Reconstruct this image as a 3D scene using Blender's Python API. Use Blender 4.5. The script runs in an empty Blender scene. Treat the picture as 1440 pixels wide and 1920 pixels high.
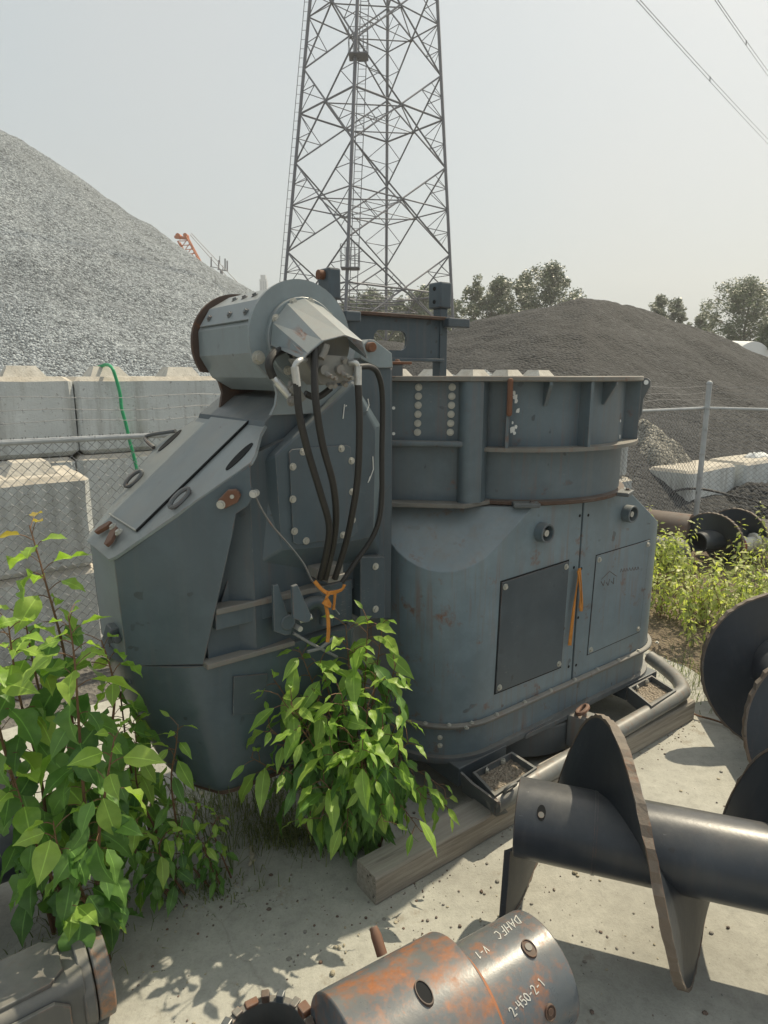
import bpy, bmesh, math, random
from mathutils import Vector, Matrix
R = math.radians
rng = random.Random(11)
scene = bpy.context.scene
COL = scene.collection

# ------------------------------------------------------------------ camera
CAM_H, PITCH, FPX = 2.25, R(12.0), 1200.0
cp, sp = math.cos(PITCH), math.sin(PITCH)
cam_d = bpy.data.cameras.new("camera")
cam_d.sensor_fit = 'VERTICAL'; cam_d.sensor_height = 36.0
cam_d.lens = 36.0 * FPX / 1920.0
cam_d.clip_start = 0.05; cam_d.clip_end = 2000
cam = bpy.data.objects.new("camera", cam_d); COL.objects.link(cam)
cam.location = (0, 0, CAM_H); cam.rotation_euler = (R(90) - PITCH, 0, 0)
scene.camera = cam

# ------------------------------------------------------------------ sky, sun, exposure
SUN_DIR = Vector((0.735 * 0.588, 0.679 * 0.588, 0.809)).normalized()
SUN_EL = math.asin(SUN_DIR.z); SUN_AZ = math.atan2(SUN_DIR.x, SUN_DIR.y)
w = bpy.data.worlds.new("World"); scene.world = w; w.use_nodes = True
nt = w.node_tree; nt.nodes.clear()
out = nt.nodes.new('ShaderNodeOutputWorld')
sky = nt.nodes.new('ShaderNodeTexSky'); sky.sky_type = 'NISHITA'; sky.sun_disc = False
sky.sun_elevation = SUN_EL; sky.sun_rotation = SUN_AZ
sky.dust_density = 6.0; sky.air_density = 1.0
bg1 = nt.nodes.new('ShaderNodeBackground'); bg1.inputs[1].default_value = 0.03
nt.links.new(sky.outputs[0], bg1.inputs[0])
bg2 = nt.nodes.new('ShaderNodeBackground')          # the even layer of smoke over the whole sky
tc = nt.nodes.new('ShaderNodeTexCoord'); nz = nt.nodes.new('ShaderNodeTexNoise')
nz.inputs['Scale'].default_value = 2.2; nz.inputs['Detail'].default_value = 3
cr = nt.nodes.new('ShaderNodeValToRGB')
cr.color_ramp.elements[0].position = 0.3; cr.color_ramp.elements[0].color = (0.775, 0.87, 0.885, 1)
cr.color_ramp.elements[1].position = 0.75; cr.color_ramp.elements[1].color = (0.85, 0.89, 0.87, 1)
nt.links.new(tc.outputs['Generated'], nz.inputs['Vector']); nt.links.new(nz.outputs['Fac'], cr.inputs[0])
nt.links.new(cr.outputs[0], bg2.inputs[0]); bg2.inputs[1].default_value = 0.56
ad = nt.nodes.new('ShaderNodeAddShader')
nt.links.new(bg1.outputs[0], ad.inputs[0]); nt.links.new(bg2.outputs[0], ad.inputs[1])
nt.links.new(ad.outputs[0], out.inputs[0])
sun_d = bpy.data.lights.new("sun", 'SUN'); sun_d.energy = 4.8; sun_d.angle = R(0.6); sun_d.color = (1.0, 0.88, 0.66)
sun = bpy.data.objects.new("sun", sun_d); COL.objects.link(sun)
sun.rotation_euler = SUN_DIR.to_track_quat('Z', 'Y').to_euler()
sun.location = SUN_DIR * 50
scene.view_settings.view_transform = 'Standard'; scene.view_settings.look = 'None'
scene.view_settings.exposure = 0.1; scene.view_settings.gamma = 1.0
scene.view_settings.use_curve_mapping = False
scene.cycles.max_bounces = 6; scene.cycles.transparent_max_bounces = 6

# ------------------------------------------------------------------ measuring helpers
U = Vector((0.7986, 0.6018, 0.0)); N = Vector((0.6018, -0.7986, 0.0)); ZZ = Vector((0, 0, 1))
def fr(s, e, z): return U * s - N * e + ZZ * z            # machine frame: s along, e depth, z up
def ray(px, py):
    a = (px - 720) / FPX; b = (960 - py) / FPX
    return Vector((a, cp + b * sp, -sp + b * cp))
CO = Vector((0, 0, CAM_H))
def on(px, py, e=None, s=None, z=None, Y=None, pl=None):
    d = ray(px, py)
    if e is not None: t = -e / N.dot(d)
    elif s is not None: t = s / U.dot(d)
    elif z is not None: t = (z - CAM_H) / d.z
    elif Y is not None: t = Y / d.y
    else:
        p0, n0 = pl; t = n0.dot(p0 - CO) / n0.dot(d)
    return CO + d * t
def tofr(p): return (U.dot(p), -N.dot(p), p.z)

# ------------------------------------------------------------------ mesh builder
WM = {}
class MB:
    def __init__(s): s.v = []; s.f = []; s.m = []; s.sm = []; s.col = None
    def add(s, verts, faces, m=0, smooth=False):
        o = len(s.v); s.v.extend([Vector(x) for x in verts])
        for f in faces: s.f.append([i + o for i in f]); s.m.append(m); s.sm.append(smooth)
        return s
    def hexa(s, o, a, b, c, m=0):
        o, a, b, c = Vector(o), Vector(a), Vector(b), Vector(c)
        return s.add([o, o + a, o + a + b, o + b, o + c, o + a + c, o + a + b + c, o + b + c],
                     [(3, 2, 1, 0), (4, 5, 6, 7), (0, 1, 5, 4), (1, 2, 6, 5), (2, 3, 7, 6), (3, 0, 4, 7)], m)
    def bf(s, s0, s1, e0, e1, z0, z1, m=0):
        return s.hexa(fr(s0, e0, z0), U * (s1 - s0), -N * (e1 - e0), ZZ * (z1 - z0), m)
    def box(s, x0, x1, y0, y1, z0, z1, m=0):
        return s.hexa((x0, y0, z0), (x1 - x0, 0, 0), (0, y1 - y0, 0), (0, 0, z1 - z0), m)
    def prism(s, pts, vec, m=0, smooth=False):
        n = len(pts); pts = [Vector(p) for p in pts]; vec = Vector(vec)
        o = len(s.v); s.v.extend(pts); s.v.extend([p + vec for p in pts])
        s.f.append([o + i for i in range(n)][::-1]); s.m.append(m); s.sm.append(False)
        s.f.append([o + n + i for i in range(n)]); s.m.append(m); s.sm.append(False)
        for i in range(n):
            j = (i + 1) % n
            s.f.append([o + i, o + j, o + n + j, o + n + i]); s.m.append(m); s.sm.append(smooth)
        return s
    def rings(s, loops, cap=True, m=0, smooth=True, closed=False):
        n = len(loops[0]); o = len(s.v)
        for l in loops: s.v.extend([Vector(p) for p in l])
        k = len(loops)
        for a in range(k if closed else k - 1):
            b = (a + 1) % k
            for i in range(n):
                j = (i + 1) % n
                s.f.append([o + a * n + i, o + a * n + j, o + b * n + j, o + b * n + i]); s.m.append(m); s.sm.append(smooth)
        if cap and not closed:
            s.f.append([o + i for i in range(n)][::-1]); s.m.append(m); s.sm.append(False)
            s.f.append([o + (k - 1) * n + i for i in range(n)]); s.m.append(m); s.sm.append(False)
        return s
    def tube(s, path, r, n=8, m=0, cap=True, smooth=True, up=None):
        path = [Vector(p) for p in path]; k = len(path)
        rr = r if isinstance(r, (list, tuple)) else [r] * k
        t0 = (path[1] - path[0]).normalized()
        x = (up or (Vector((0, 0, 1)) if abs(t0.z) < 0.9 else Vector((1, 0, 0)))); x = Vector(x)
        x = (x - t0 * x.dot(t0)).normalized(); loops = []
        for i, p in enumerate(path):
            t = (path[min(i + 1, k - 1)] - path[max(i - 1, 0)]).normalized()
            x = (x - t * x.dot(t)).normalized(); y = t.cross(x)
            loops.append([p + (x * math.cos(2 * math.pi * q / n) + y * math.sin(2 * math.pi * q / n)) * rr[i] for q in range(n)])
        return s.rings(loops, cap, m, smooth)
    def cyl(s, p0, p1, r0, r1=None, n=24, m=0, cap=True, smooth=True):
        return s.tube([p0, p1], [r0, r0 if r1 is None else r1], n, m, cap, smooth)
    def pipe(s, p0, p1, ro, ri, n=32, m=0):
        p0, p1 = Vector(p0), Vector(p1); t = (p1 - p0).normalized()
        x = t.orthogonal().normalized(); y = t.cross(x)
        c = [(x * math.cos(2 * math.pi * q / n) + y * math.sin(2 * math.pi * q / n)) for q in range(n)]
        return s.rings([[p0 + d * ro for d in c], [p1 + d * ro for d in c], [p1 + d * ri for d in c], [p0 + d * ri for d in c]], m=m, closed=True)
    def bolt(s, p, n, r=0.011, m=0, washer=True):
        p, n = Vector(p), Vector(n).normalized()
        if washer: s.cyl(p - n * 0.002, p + n * r * 0.25, r * 1.45, n=12, m=m)
        s.cyl(p, p + n * r * 0.95, r, r * 0.92, n=6, m=m, smooth=False)
        return s
    def build(s, name, mats, parent=None, bevel=0.0, sharp=35, loc=None):
        me = bpy.data.meshes.new(name)
        if parent is not None: M = WM[parent.as_pointer()].inverted(); vv = [M @ v for v in s.v]; base = None
        else:
            if loc is None:
                xs = [v.x for v in s.v]; ys = [v.y for v in s.v]; zs = [v.z for v in s.v]
                base = Vector(((min(xs) + max(xs)) / 2, (min(ys) + max(ys)) / 2, min(zs)))
            else: base = Vector(loc)
            vv = [v - base for v in s.v]
        me.from_pydata([tuple(v) for v in vv], [], s.f)
        if not isinstance(mats, (list, tuple)): mats = [mats]
        for m in mats: me.materials.append(m)
        me.polygons.foreach_set('material_index', s.m); me.polygons.foreach_set('use_smooth', s.sm)
        if s.col is not None:
            at = me.color_attributes.new('leafcol', 'FLOAT_COLOR', 'POINT')
            flat = []
            for c in s.col: flat.extend(c)
            at.data.foreach_set('color', flat)
        me.update()
        if s.col is None:
            bm = bmesh.new(); bm.from_mesh(me); bmesh.ops.recalc_face_normals(bm, faces=bm.faces); bm.to_mesh(me); bm.free()
            if any(s.sm): me.set_sharp_from_angle(angle=R(sharp))
        o = bpy.data.objects.new(name, me); COL.objects.link(o)
        if parent is not None: o.parent = parent; WM[o.as_pointer()] = WM[parent.as_pointer()]
        else: o.location = base; WM[o.as_pointer()] = Matrix.Translation(base)
        if bevel:
            b = o.modifiers.new('bevel', 'BEVEL'); b.width = bevel; b.segments = 2; b.limit_method = 'ANGLE'; b.angle_limit = R(40)
            b.harden_normals = False
        return o
def tag(o, label=None, cat=None, group=None, kind=None):
    if label: o['label'] = label
    if cat: o['category'] = cat
    if group: o['group'] = group
    if kind: o['kind'] = kind
    return o
def thing(name, label, cat, loc, rotz=0.0, group=None):
    o = bpy.data.objects.new(name, None); COL.objects.link(o)
    o.location = loc; o.rotation_euler = (0, 0, rotz); o.empty_display_size = 0.2
    WM[o.as_pointer()] = Matrix.Translation(Vector(loc)) @ Matrix.Rotation(rotz, 4, 'Z')
    return tag(o, label, cat, group)

# ------------------------------------------------------------------ materials
def newmat(name):
    m = bpy.data.materials.new(name); m.use_nodes = True
    t = m.node_tree; b = t.nodes['Principled BSDF']; return m, t, b
def nd(t, typ, **kw):
    n = t.nodes.new(typ)
    for k, v in kw.items(): setattr(n, k, v)
    return n
def noise(t, vec, scale, detail=4, rough=0.6, map_scale=None):
    n = nd(t, 'ShaderNodeTexNoise'); n.inputs['Scale'].default_value = scale
    n.inputs['Detail'].default_value = detail; n.inputs['Roughness'].default_value = rough
    if map_scale:
        mp = nd(t, 'ShaderNodeMapping'); mp.inputs['Scale'].default_value = map_scale
        t.links.new(vec, mp.inputs['Vector']); vec = mp.outputs[0]
    t.links.new(vec, n.inputs['Vector']); return n.outputs['Fac']
def ramp(t, fac, stops):
    r = nd(t, 'ShaderNodeValToRGB'); e = r.color_ramp.elements
    while len(e) > len(stops): e.remove(e[-1])
    while len(e) < len(stops): e.new(0.5)
    for el, (p, c) in zip(e, stops):
        el.position = p; el.color = (c, c, c, 1) if isinstance(c, (int, float)) else (*c, 1)
    t.links.new(fac, r.inputs[0]); return r.outputs[0]
def mix(t, fac, a, b, mode='MIX'):
    n = nd(t, 'ShaderNodeMix', data_type='RGBA', blend_type=mode)
    if isinstance(fac, (int, float)): n.inputs[0].default_value = fac
    else: t.links.new(fac, n.inputs[0])
    for i, x in ((6, a), (7, b)):
        if isinstance(x, (tuple, list)): n.inputs[i].default_value = (*x, 1)
        else: t.links.new(x, n.inputs[i])
    return n.outputs[2]
def mth(t, op, a, b=None):
    n = nd(t, 'ShaderNodeMath', operation=op)
    for i, x in ((0, a), (1, b)):
        if x is None: continue
        if isinstance(x, (int, float)): n.inputs[i].default_value = x
        else: t.links.new(x, n.inputs[i])
    return n.outputs[0]
def bump(t, b, h, dist, strength=1.0):
    n = nd(t, 'ShaderNodeBump'); n.inputs['Distance'].default_value = dist; n.inputs['Strength'].default_value = strength
    t.links.new(h, n.inputs['Height']); t.links.new(n.outputs[0], b.inputs['Normal'])
def objco(t): return nd(t, 'ShaderNodeTexCoord').outputs['Object']
def upness(t):
    g = nd(t, 'ShaderNodeNewGeometry'); x = nd(t, 'ShaderNodeSeparateXYZ'); t.links.new(g.outputs['Normal'], x.inputs[0]); return x.outputs['Z']

def painted(name, col, rough=0.5, rust=0.35, dust=0.5, streak=0.5, rcol=(0.16, 0.065, 0.03), bumpd=0.0015, edge=True):
    m, t, b = newmat(name); v = objco(t)
    big = noise(t, v, 1.6, 5); mid = noise(t, v, 9, 6, 0.65); fine = noise(t, v, 70, 3)
    c = mix(t, ramp(t, big, [(0.3, 0.0), (0.7, 1.0)]), tuple(x * 0.82 for x in col), tuple(x * 1.22 for x in col))
    c = mix(t, mth(t, 'MULTIPLY', ramp(t, mid, [(0.45, 0), (0.8, 1)]), 0.35), c, tuple(min(1, x * 1.7 + 0.01) for x in col))
    st = noise(t, v, 1.0, 6, 0.6, (17, 17, 0.9))
    c = mix(t, mth(t, 'MULTIPLY', ramp(t, st, [(0.52, 0), (0.72, 1)]), 0.45 * streak), c, (0.17, 0.165, 0.15))
    # scratches
    sc = noise(t, v, 2.2, 8, 0.75, (1, 1, 1)); sc2 = noise(t, v, 36, 2, 0.5, (1, 1, 6))
    scm = mth(t, 'MULTIPLY', ramp(t, sc, [(0.55, 0), (0.6, 1)]), ramp(t, sc2, [(0.66, 0), (0.7, 1)]))
    c = mix(t, mth(t, 'MULTIPLY', scm, 0.35), c, (0.3, 0.31, 0.31))
    ch = noise(t, v, 14, 2, 0.4); ch2 = noise(t, v, 2.6, 3)
    c = mix(t, mth(t, 'MULTIPLY', mth(t, 'MULTIPLY', ramp(t, ch, [(0.70, 0), (0.715, 1)]), ramp(t, ch2, [(0.45, 0), (0.6, 1)])), 0.8), c, tuple(x * 0.35 + 0.012 for x in col))
    fade = noise(t, v, 0.9, 3, 0.5, (1, 1, .6))
    c = mix(t, mth(t, 'MULTIPLY', ramp(t, fade, [(0.42, 0), (0.68, 1)]), 0.22 * (0.3 + dust)), c, (0.24, 0.265, 0.275))
    # dust lying on top faces
    up = ramp(t, upness(t), [(0.35, 0), (0.95, 1)])
    dn = ramp(t, noise(t, v, 5, 6, 0.7), [(0.3, 0.25), (0.7, 1)])
    c = mix(t, mth(t, 'MULTIPLY', mth(t, 'MULTIPLY', up, dn), dust), c, (0.30, 0.28, 0.24))
    # rusty water runs and worn edges
    rr2 = noise(t, v, 1.0, 7, 0.65, (30, 30, 1.3)); msk = ramp(t, noise(t, v, 1.7, 4), [(0.42, 0), (0.62, 1)])
    c = mix(t, mth(t, 'MULTIPLY', mth(t, 'MULTIPLY', ramp(t, rr2, [(0.52, 0), (0.68, 1)]), msk), min(0.75, 0.9 * rust)), c, tuple(x * 1.15 + 0.02 for x in rcol))
    if edge:
        bv = nd(t, 'ShaderNodeBevel', samples=3); bv.inputs['Radius'].default_value = 0.006
        gg = nd(t, 'ShaderNodeNewGeometry'); dt = nd(t, 'ShaderNodeVectorMath', operation='DOT_PRODUCT'); t.links.new(bv.outputs[0], dt.inputs[0]); t.links.new(gg.outputs['Normal'], dt.inputs[1])
        em = mth(t, 'MULTIPLY', ramp(t, dt.outputs['Value'], [(0.90, 1), (0.985, 0)]), ramp(t, noise(t, v, 22, 5, 0.7), [(0.38, 0), (0.58, 1)]))
        c = mix(t, mth(t, 'MULTIPLY', em, 0.75), c, mix(t, ramp(t, noise(t, v, 6, 4), [(0.4, 0), (0.6, 1)]), (0.24, 0.25, 0.25), tuple(x * 1.3 for x in rcol)))
    # rust spots and runs
    rn = noise(t, v, 7, 9, 0.72); rs = noise(t, v, 1.0, 8, 0.7, (26, 26, 2.0))
    rm = mth(t, 'MAXIMUM', ramp(t, rn, [(0.66 - 0.12 * rust, 0), (0.76 - 0.08 * rust, 1)]), ramp(t, rs, [(0.70 - 0.08 * rust, 0), (0.80 - 0.06 * rust, 0.8)]))
    c = mix(t, mth(t, 'MULTIPLY', rm, min(1.0, rust * 1.5)), c, mix(t, fine, tuple(x * 0.7 for x in rcol), tuple(x * 1.7 for x in rcol)))
    t.links.new(c, b.inputs['Base Color'])
    r = mth(t, 'ADD', mth(t, 'MULTIPLY', mid, 0.28), rough - 0.14)
    t.links.new(mth(t, 'ADD', r, mth(t, 'MULTIPLY', rm, 0.25)), b.inputs['Roughness'])
    b.inputs['Specular IOR Level'].default_value = 0.5
    bump(t, b, mth(t, 'ADD', mth(t, 'MULTIPLY', mid, 0.6), mth(t, 'MULTIPLY', fine, 0.4)), bumpd, 0.5)
    return m
def simple(name, col, rough=0.5, metal=0.0, var=0.25, scale=20, bd=0.0, spec=0.5):
    m, t, b = newmat(name); v = objco(t); n = noise(t, v, scale, 5)
    t.links.new(mix(t, n, tuple(x * (1 - var) for x in col), tuple(min(1, x * (1 + var)) for x in col)), b.inputs['Base Color'])
    b.inputs['Roughness'].default_value = rough; b.inputs['Metallic'].default_value = metal; b.inputs['Specular IOR Level'].default_value = spec
    if bd: bump(t, b, n, bd)
    return m
BL = (0.060, 0.088, 0.106)
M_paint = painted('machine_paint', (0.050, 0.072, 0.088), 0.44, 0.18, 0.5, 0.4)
M_clean = painted('machine_paint_clean', (0.060, 0.086, 0.104), 0.42, 0.10, 0.4, 0.3)
M_door = painted('door_paint', (0.152, 0.202, 0.230), 0.44, 0.60, 0.6, 0.9)
M_ring = painted('ring_paint', (0.092, 0.124, 0.144), 0.44, 0.40, 0.6, 0.6)
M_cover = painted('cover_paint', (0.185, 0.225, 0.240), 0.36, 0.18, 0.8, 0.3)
M_panel = painted('panel_paint', (0.055, 0.073, 0.087), 0.38, 0.05, 0.3, 0.08)
M_skid = painted('skid_paint', (0.085, 0.098, 0.106), 0.5, 0.35, 0.6, 0.4)
M_rim = painted('worn_rim', (0.15, 0.145, 0.13), 0.6, 0.55, 0.7, 0.6)
M_rust = painted('rust', (0.14, 0.06, 0.032), 0.8, 0.7, 0.3, 0.3)
M_rustdark = painted('rust_dark', (0.075, 0.045, 0.032), 0.75, 0.7, 0.3, 0.3)
M_dark = simple('dark_gap', (0.008, 0.009, 0.010), 0.9, 0, 0.2)
M_bolt = simple('zinc_bolt', (0.46, 0.45, 0.40), 0.5, 0.3, 0.3, 60)
M_silver = simple('bright_fitting', (0.55, 0.55, 0.53), 0.35, 0.6, 0.25, 40)
M_valve = painted('dusty_valve', (0.20, 0.195, 0.175), 0.7, 0.25, 0.6, 0.5)
M_hose = simple('black_rubber', (0.022, 0.021, 0.020), 0.55, 0, 0.4, 30)
M_wire = simple('galvanised_wire', (0.27, 0.275, 0.28), 0.5, 0.4, 0.25, 40)
M_galv = painted('galvanised_tube', (0.42, 0.44, 0.45), 0.45, 0.05, 0.3, 0.4)
M_lattice = simple('pylon_steel', (0.15, 0.152, 0.172), 0.6, 0.3, 0.25, 0.6)
M_strap = simple('orange_webbing', (0.50, 0.20, 0.035), 0.8, 0, 0.4, 25)
M_auger = painted('auger_steel', (0.026, 0.033, 0.045), 0.34, 0.10, 0.32, 0.25)
M_flight = painted('flight_steel', (0.021, 0.027, 0.036), 0.45, 0.10, 0.25, 0.2)
M_edge = painted('flight_edge_rust', (0.135, 0.105, 0.08), 0.8, 0.6, 0.4, 0.2, bumpd=0.012)
M_casing = painted('rusty_casing', (0.085, 0.102, 0.120), 0.32, 1.40, 0.4, 0.7, rcol=(0.26, 0.105, 0.045))
M_casing3 = painted('rust_collar', (0.12, 0.12, 0.115), 0.5, 1.6, 0.4, 0.7, rcol=(0.36, 0.15, 0.05))
M_casing2 = painted('bare_casing', (0.085, 0.103, 0.122), 0.29, 1.12, 0.4, 0.9, rcol=(0.26, 0.11, 0.05))
M_kelly = painted('kelly_steel', (0.085, 0.088, 0.086), 0.5, 0.25, 0.8, 0.6, rcol=(0.30, 0.11, 0.03))
M_orange = painted('orange_rust', (0.36, 0.13, 0.045), 0.75, 0.5, 0.2, 0.3)
M_chalk = simple('chalk', (0.52, 0.52, 0.49), 0.9, 0, 0.35, 120)
M_white = simple('chalk_paint', (0.78, 0.78, 0.75), 0.8, 0, 0.1, 60)
M_green = simple('green_hose', (0.03, 0.33, 0.14), 0.45, 0, 0.3, 12)
M_redw = simple('red_white_paint', (0.62, 0.60, 0.55), 0.6, 0, 0.3, 8)
M_red = simple('faded_red', (0.32, 0.075, 0.04), 0.6, 0, 0.3, 8)
M_crane = simple('orange_crane', (0.52, 0.17, 0.07), 0.6, 0, 0.3, 1)
M_tent = simple('white_fabric', (0.78, 0.79, 0.78), 0.7, 0, 0.05, 1)
M_far = simple('far_building', (0.40, 0.43, 0.46), 0.7, 0, 0.06, 0.2)
M_farglass = simple('far_glass', (0.24, 0.28, 0.33), 0.3, 0, 0.15, 0.3)

def mat_ground():
    m, t, b = newmat('concrete_slab'); v = objco(t)
    big = noise(t, v, 0.7, 6, 0.65); mid = noise(t, v, 5, 7, 0.7); fine = noise(t, v, 90, 4, 0.7); speck = noise(t, v, 260, 2)
    c = mix(t, ramp(t, big, [(0.3, 0), (0.7, 1)]), (0.355, 0.352, 0.312), (0.455, 0.452, 0.405))
    c = mix(t, ramp(t, mid, [(0.35, 0), (0.75, 1)]), c, (0.395, 0.39, 0.345))
    c = mix(t, mth(t, 'MULTIPLY', ramp(t, noise(t, v, 2.3, 8, 0.75), [(0.56, 0), (0.72, 1)]), 0.45), c, (0.21, 0.20, 0.17))
    c = mix(t, mth(t, 'MULTIPLY', ramp(t, fine, [(0.3, 1), (0.5, 0)]), 0.28), c, (0.20, 0.19, 0.165))
    c = mix(t, 1.0, c, ramp(t, noise(t, v, 16, 8, 0.75), [(0.3, 0.80), (0.5, 1.0), (0.7, 1.14)]), 'MULTIPLY')
    c = mix(t, mth(t, 'MULTIPLY', ramp(t, noise(t, v, 3.4, 7, 0.7), [(0.60, 0), (0.66, 1)]), 0.5), c, (0.24, 0.205, 0.155))
    c = mix(t, ramp(t, speck, [(0.66, 0), (0.72, 0.35)]), c, (0.50, 0.48, 0.43))
    c = mix(t, ramp(t, noise(t, v, 45, 2), [(0.70, 0), (0.74, 0.8)]), c, (0.10, 0.09, 0.08))
    vc = nd(t, 'ShaderNodeTexVoronoi', feature='DISTANCE_TO_EDGE'); vc.inputs['Scale'].default_value = 0.55
    wn = nd(t, 'ShaderNodeTexNoise'); wn.inputs['Scale'].default_value = 3; wn.inputs['Detail'].default_value = 6; t.links.new(v, wn.inputs['Vector'])
    wv = nd(t, 'ShaderNodeVectorMath', operation='MULTIPLY_ADD'); t.links.new(wn.outputs['Color'], wv.inputs[0]); wv.inputs[1].default_value = (.25, .25, .25); t.links.new(v, wv.inputs[2]); t.links.new(wv.outputs[0], vc.inputs['Vector'])
    c = mix(t, ramp(t, vc.outputs['Distance'], [(0.0, 0.22), (0.004, 0)]), c, (0.12, 0.10, 0.085))
    st = noise(t, v, 1.1, 4, 0.55)
    c = mix(t, mth(t, 'MULTIPLY', ramp(t, st, [(0.5, 0), (0.62, 1)]), 0.45), c, (0.225, 0.22, 0.195))
    t.links.new(c, b.inputs['Base Color']); b.inputs['Roughness'].default_value = 0.9
    bump(t, b, mth(t, 'ADD', mth(t, 'MULTIPLY', mid, 0.5), mth(t, 'MULTIPLY', fine, 0.5)), 0.006, 0.7); return m
def mat_dirt(name, c0, c1, c2, scale=14):
    m, t, b = newmat(name); v = objco(t)
    n1 = noise(t, v, scale * 0.12, 6); n2 = noise(t, v, scale, 8, 0.75)
    vo = nd(t, 'ShaderNodeTexVoronoi'); vo.inputs['Scale'].default_value = scale * 2.2; t.links.new(v, vo.inputs['Vector'])
    c = mix(t, n1, c0, c1); c = mix(t, ramp(t, n2, [(0.4, 0), (0.7, 1)]), c, c2)
    t.links.new(c, b.inputs['Base Color']); b.inputs['Roughness'].default_value = 0.95
    bump(t, b, mth(t, 'ADD', n2, vo.outputs['Distance']), 0.05, 0.8); return m
def mat_gravel(name, stops, scale, bd, tint=(1, 1, 1), wash=0.25):
    m, t, b = newmat(name); v = objco(t)
    wn = nd(t, 'ShaderNodeTexNoise'); wn.inputs['Scale'].default_value = scale * 0.8; t.links.new(v, wn.inputs['Vector'])
    wv = nd(t, 'ShaderNodeVectorMath', operation='MULTIPLY_ADD'); t.links.new(wn.outputs['Color'], wv.inputs[0])
    wv.inputs[1].default_value = (0.7 / scale,) * 3; t.links.new(v, wv.inputs[2])
    vo = nd(t, 'ShaderNodeTexVoronoi'); vo.inputs['Scale'].default_value = scale; t.links.new(wv.outputs[0], vo.inputs['Vector'])
    vo2 = nd(t, 'ShaderNodeTexVoronoi'); vo2.inputs['Scale'].default_value = scale * 2.1; t.links.new(wv.outputs[0], vo2.inputs['Vector'])
    bw = nd(t, 'ShaderNodeSeparateColor'); t.links.new(vo.outputs['Color'], bw.inputs[0])
    bw2 = nd(t, 'ShaderNodeSeparateColor'); t.links.new(vo2.outputs['Color'], bw2.inputs[0])
    f = mth(t, 'ADD', mth(t, 'MULTIPLY', bw.outputs[0], 0.7), mth(t, 'MULTIPLY', bw2.outputs[1], 0.3))
    c = ramp(t, f, stops)
    ln = noise(t, v, 0.35, 5)
    c = mix(t, 1.0, c, ramp(t, ln, [(0.25, tuple(x * (1 - wash) for x in tint)), (0.75, tuple(x * (1 + wash * 0.4) for x in tint))]), 'MULTIPLY')
    t.links.new(c, b.inputs['Base Color']); b.inputs['Roughness'].default_value = 0.9
    bump(t, b, mth(t, 'ADD', mth(t, 'MULTIPLY', bw.outputs[1], 0.5), mth(t, 'SUBTRACT', 1.0, vo.outputs['Distance'])), bd, 1.0); return m
def mat_block():
    m, t, b = newmat('cast_concrete'); v = objco(t)
    ob = nd(t, 'ShaderNodeObjectInfo')
    off = nd(t, 'ShaderNodeVectorMath', operation='MULTIPLY_ADD'); t.links.new(ob.outputs['Random'], off.inputs[0]); off.inputs[1].default_value = (37, 61, 23); t.links.new(v, off.inputs[2]); v = off.outputs[0]
    big = noise(t, v, 1.4, 6, 0.65); mid = noise(t, v, 8, 7, 0.7); fine = noise(t, v, 60, 4)
    c = mix(t, ramp(t, big, [(0.3, 0), (0.7, 1)]), (0.50, 0.525, 0.52), (0.66, 0.685, 0.675))
    st = noise(t, v, 1.0, 6, 0.65, (7, 7, 0.8))
    c = mix(t, mth(t, 'MULTIPLY', ramp(t, st, [(0.48, 0), (0.72, 1)]), 0.65), c, (0.235, 0.23, 0.205))
    c = mix(t, mth(t, 'MULTIPLY', ramp(t, mid, [(0.55, 0), (0.8, 1)]), 0.5), c, (0.56, 0.55, 0.52))
    up = ramp(t, upness(t), [(0.25, 0), (0.7, 1)])
    c = mix(t, mth(t, 'MULTIPLY', up, 0.85), c, mix(t, ramp(t, mid, [(0.35, 0), (0.7, 1)]), (0.36, 0.315, 0.25), (0.56, 0.51, 0.43)))
    c = mix(t, ramp(t, noise(t, v, 30, 3), [(0.66, 0), (0.70, 0.7)]), c, (0.22, 0.21, 0.19))
    t.links.new(c, b.inputs['Base Color']); b.inputs['Roughness'].default_value = 0.92
    bump(t, b, mth(t, 'ADD', mth(t, 'MULTIPLY', mid, 0.6), mth(t, 'MULTIPLY', fine, 0.4)), 0.02, 0.7); return m
def mat_wood():
    m, t, b = newmat('weathered_timber'); v = objco(t)
    mp = nd(t, 'ShaderNodeMapping'); mp.inputs['Rotation'].default_value = (0, 0, -R(36)); t.links.new(v, mp.inputs['Vector']); v2 = mp.outputs[0]
    g = noise(t, v2, 1.0, 8, 0.7, (2.5, 55, 55)); big = noise(t, v, 2.5, 5)
    c = mix(t, ramp(t, g, [(0.3, 0), (0.7, 1)]), (0.19, 0.165, 0.14), (0.44, 0.41, 0.36))
    c = mix(t, ramp(t, big, [(0.4, 0), (0.7, 0.6)]), c, (0.29, 0.27, 0.24))
    cr_ = noise(t, v2, 1.0, 4, 0.6, (1.2, 30, 30))
    c = mix(t, ramp(t, cr_, [(0.64, 0), (0.67, 0.85)]), c, (0.045, 0.037, 0.03))
    up = ramp(t, upness(t), [(0.5, 0), (0.9, 1)])
    c = mix(t, mth(t, 'MULTIPLY', up, 0.5), c, (0.42, 0.39, 0.34))
    t.links.new(c, b.inputs['Base Color']); b.inputs['Roughness'].default_value = 0.9
    bump(t, b, g, 0.006, 0.8); return m
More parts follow.
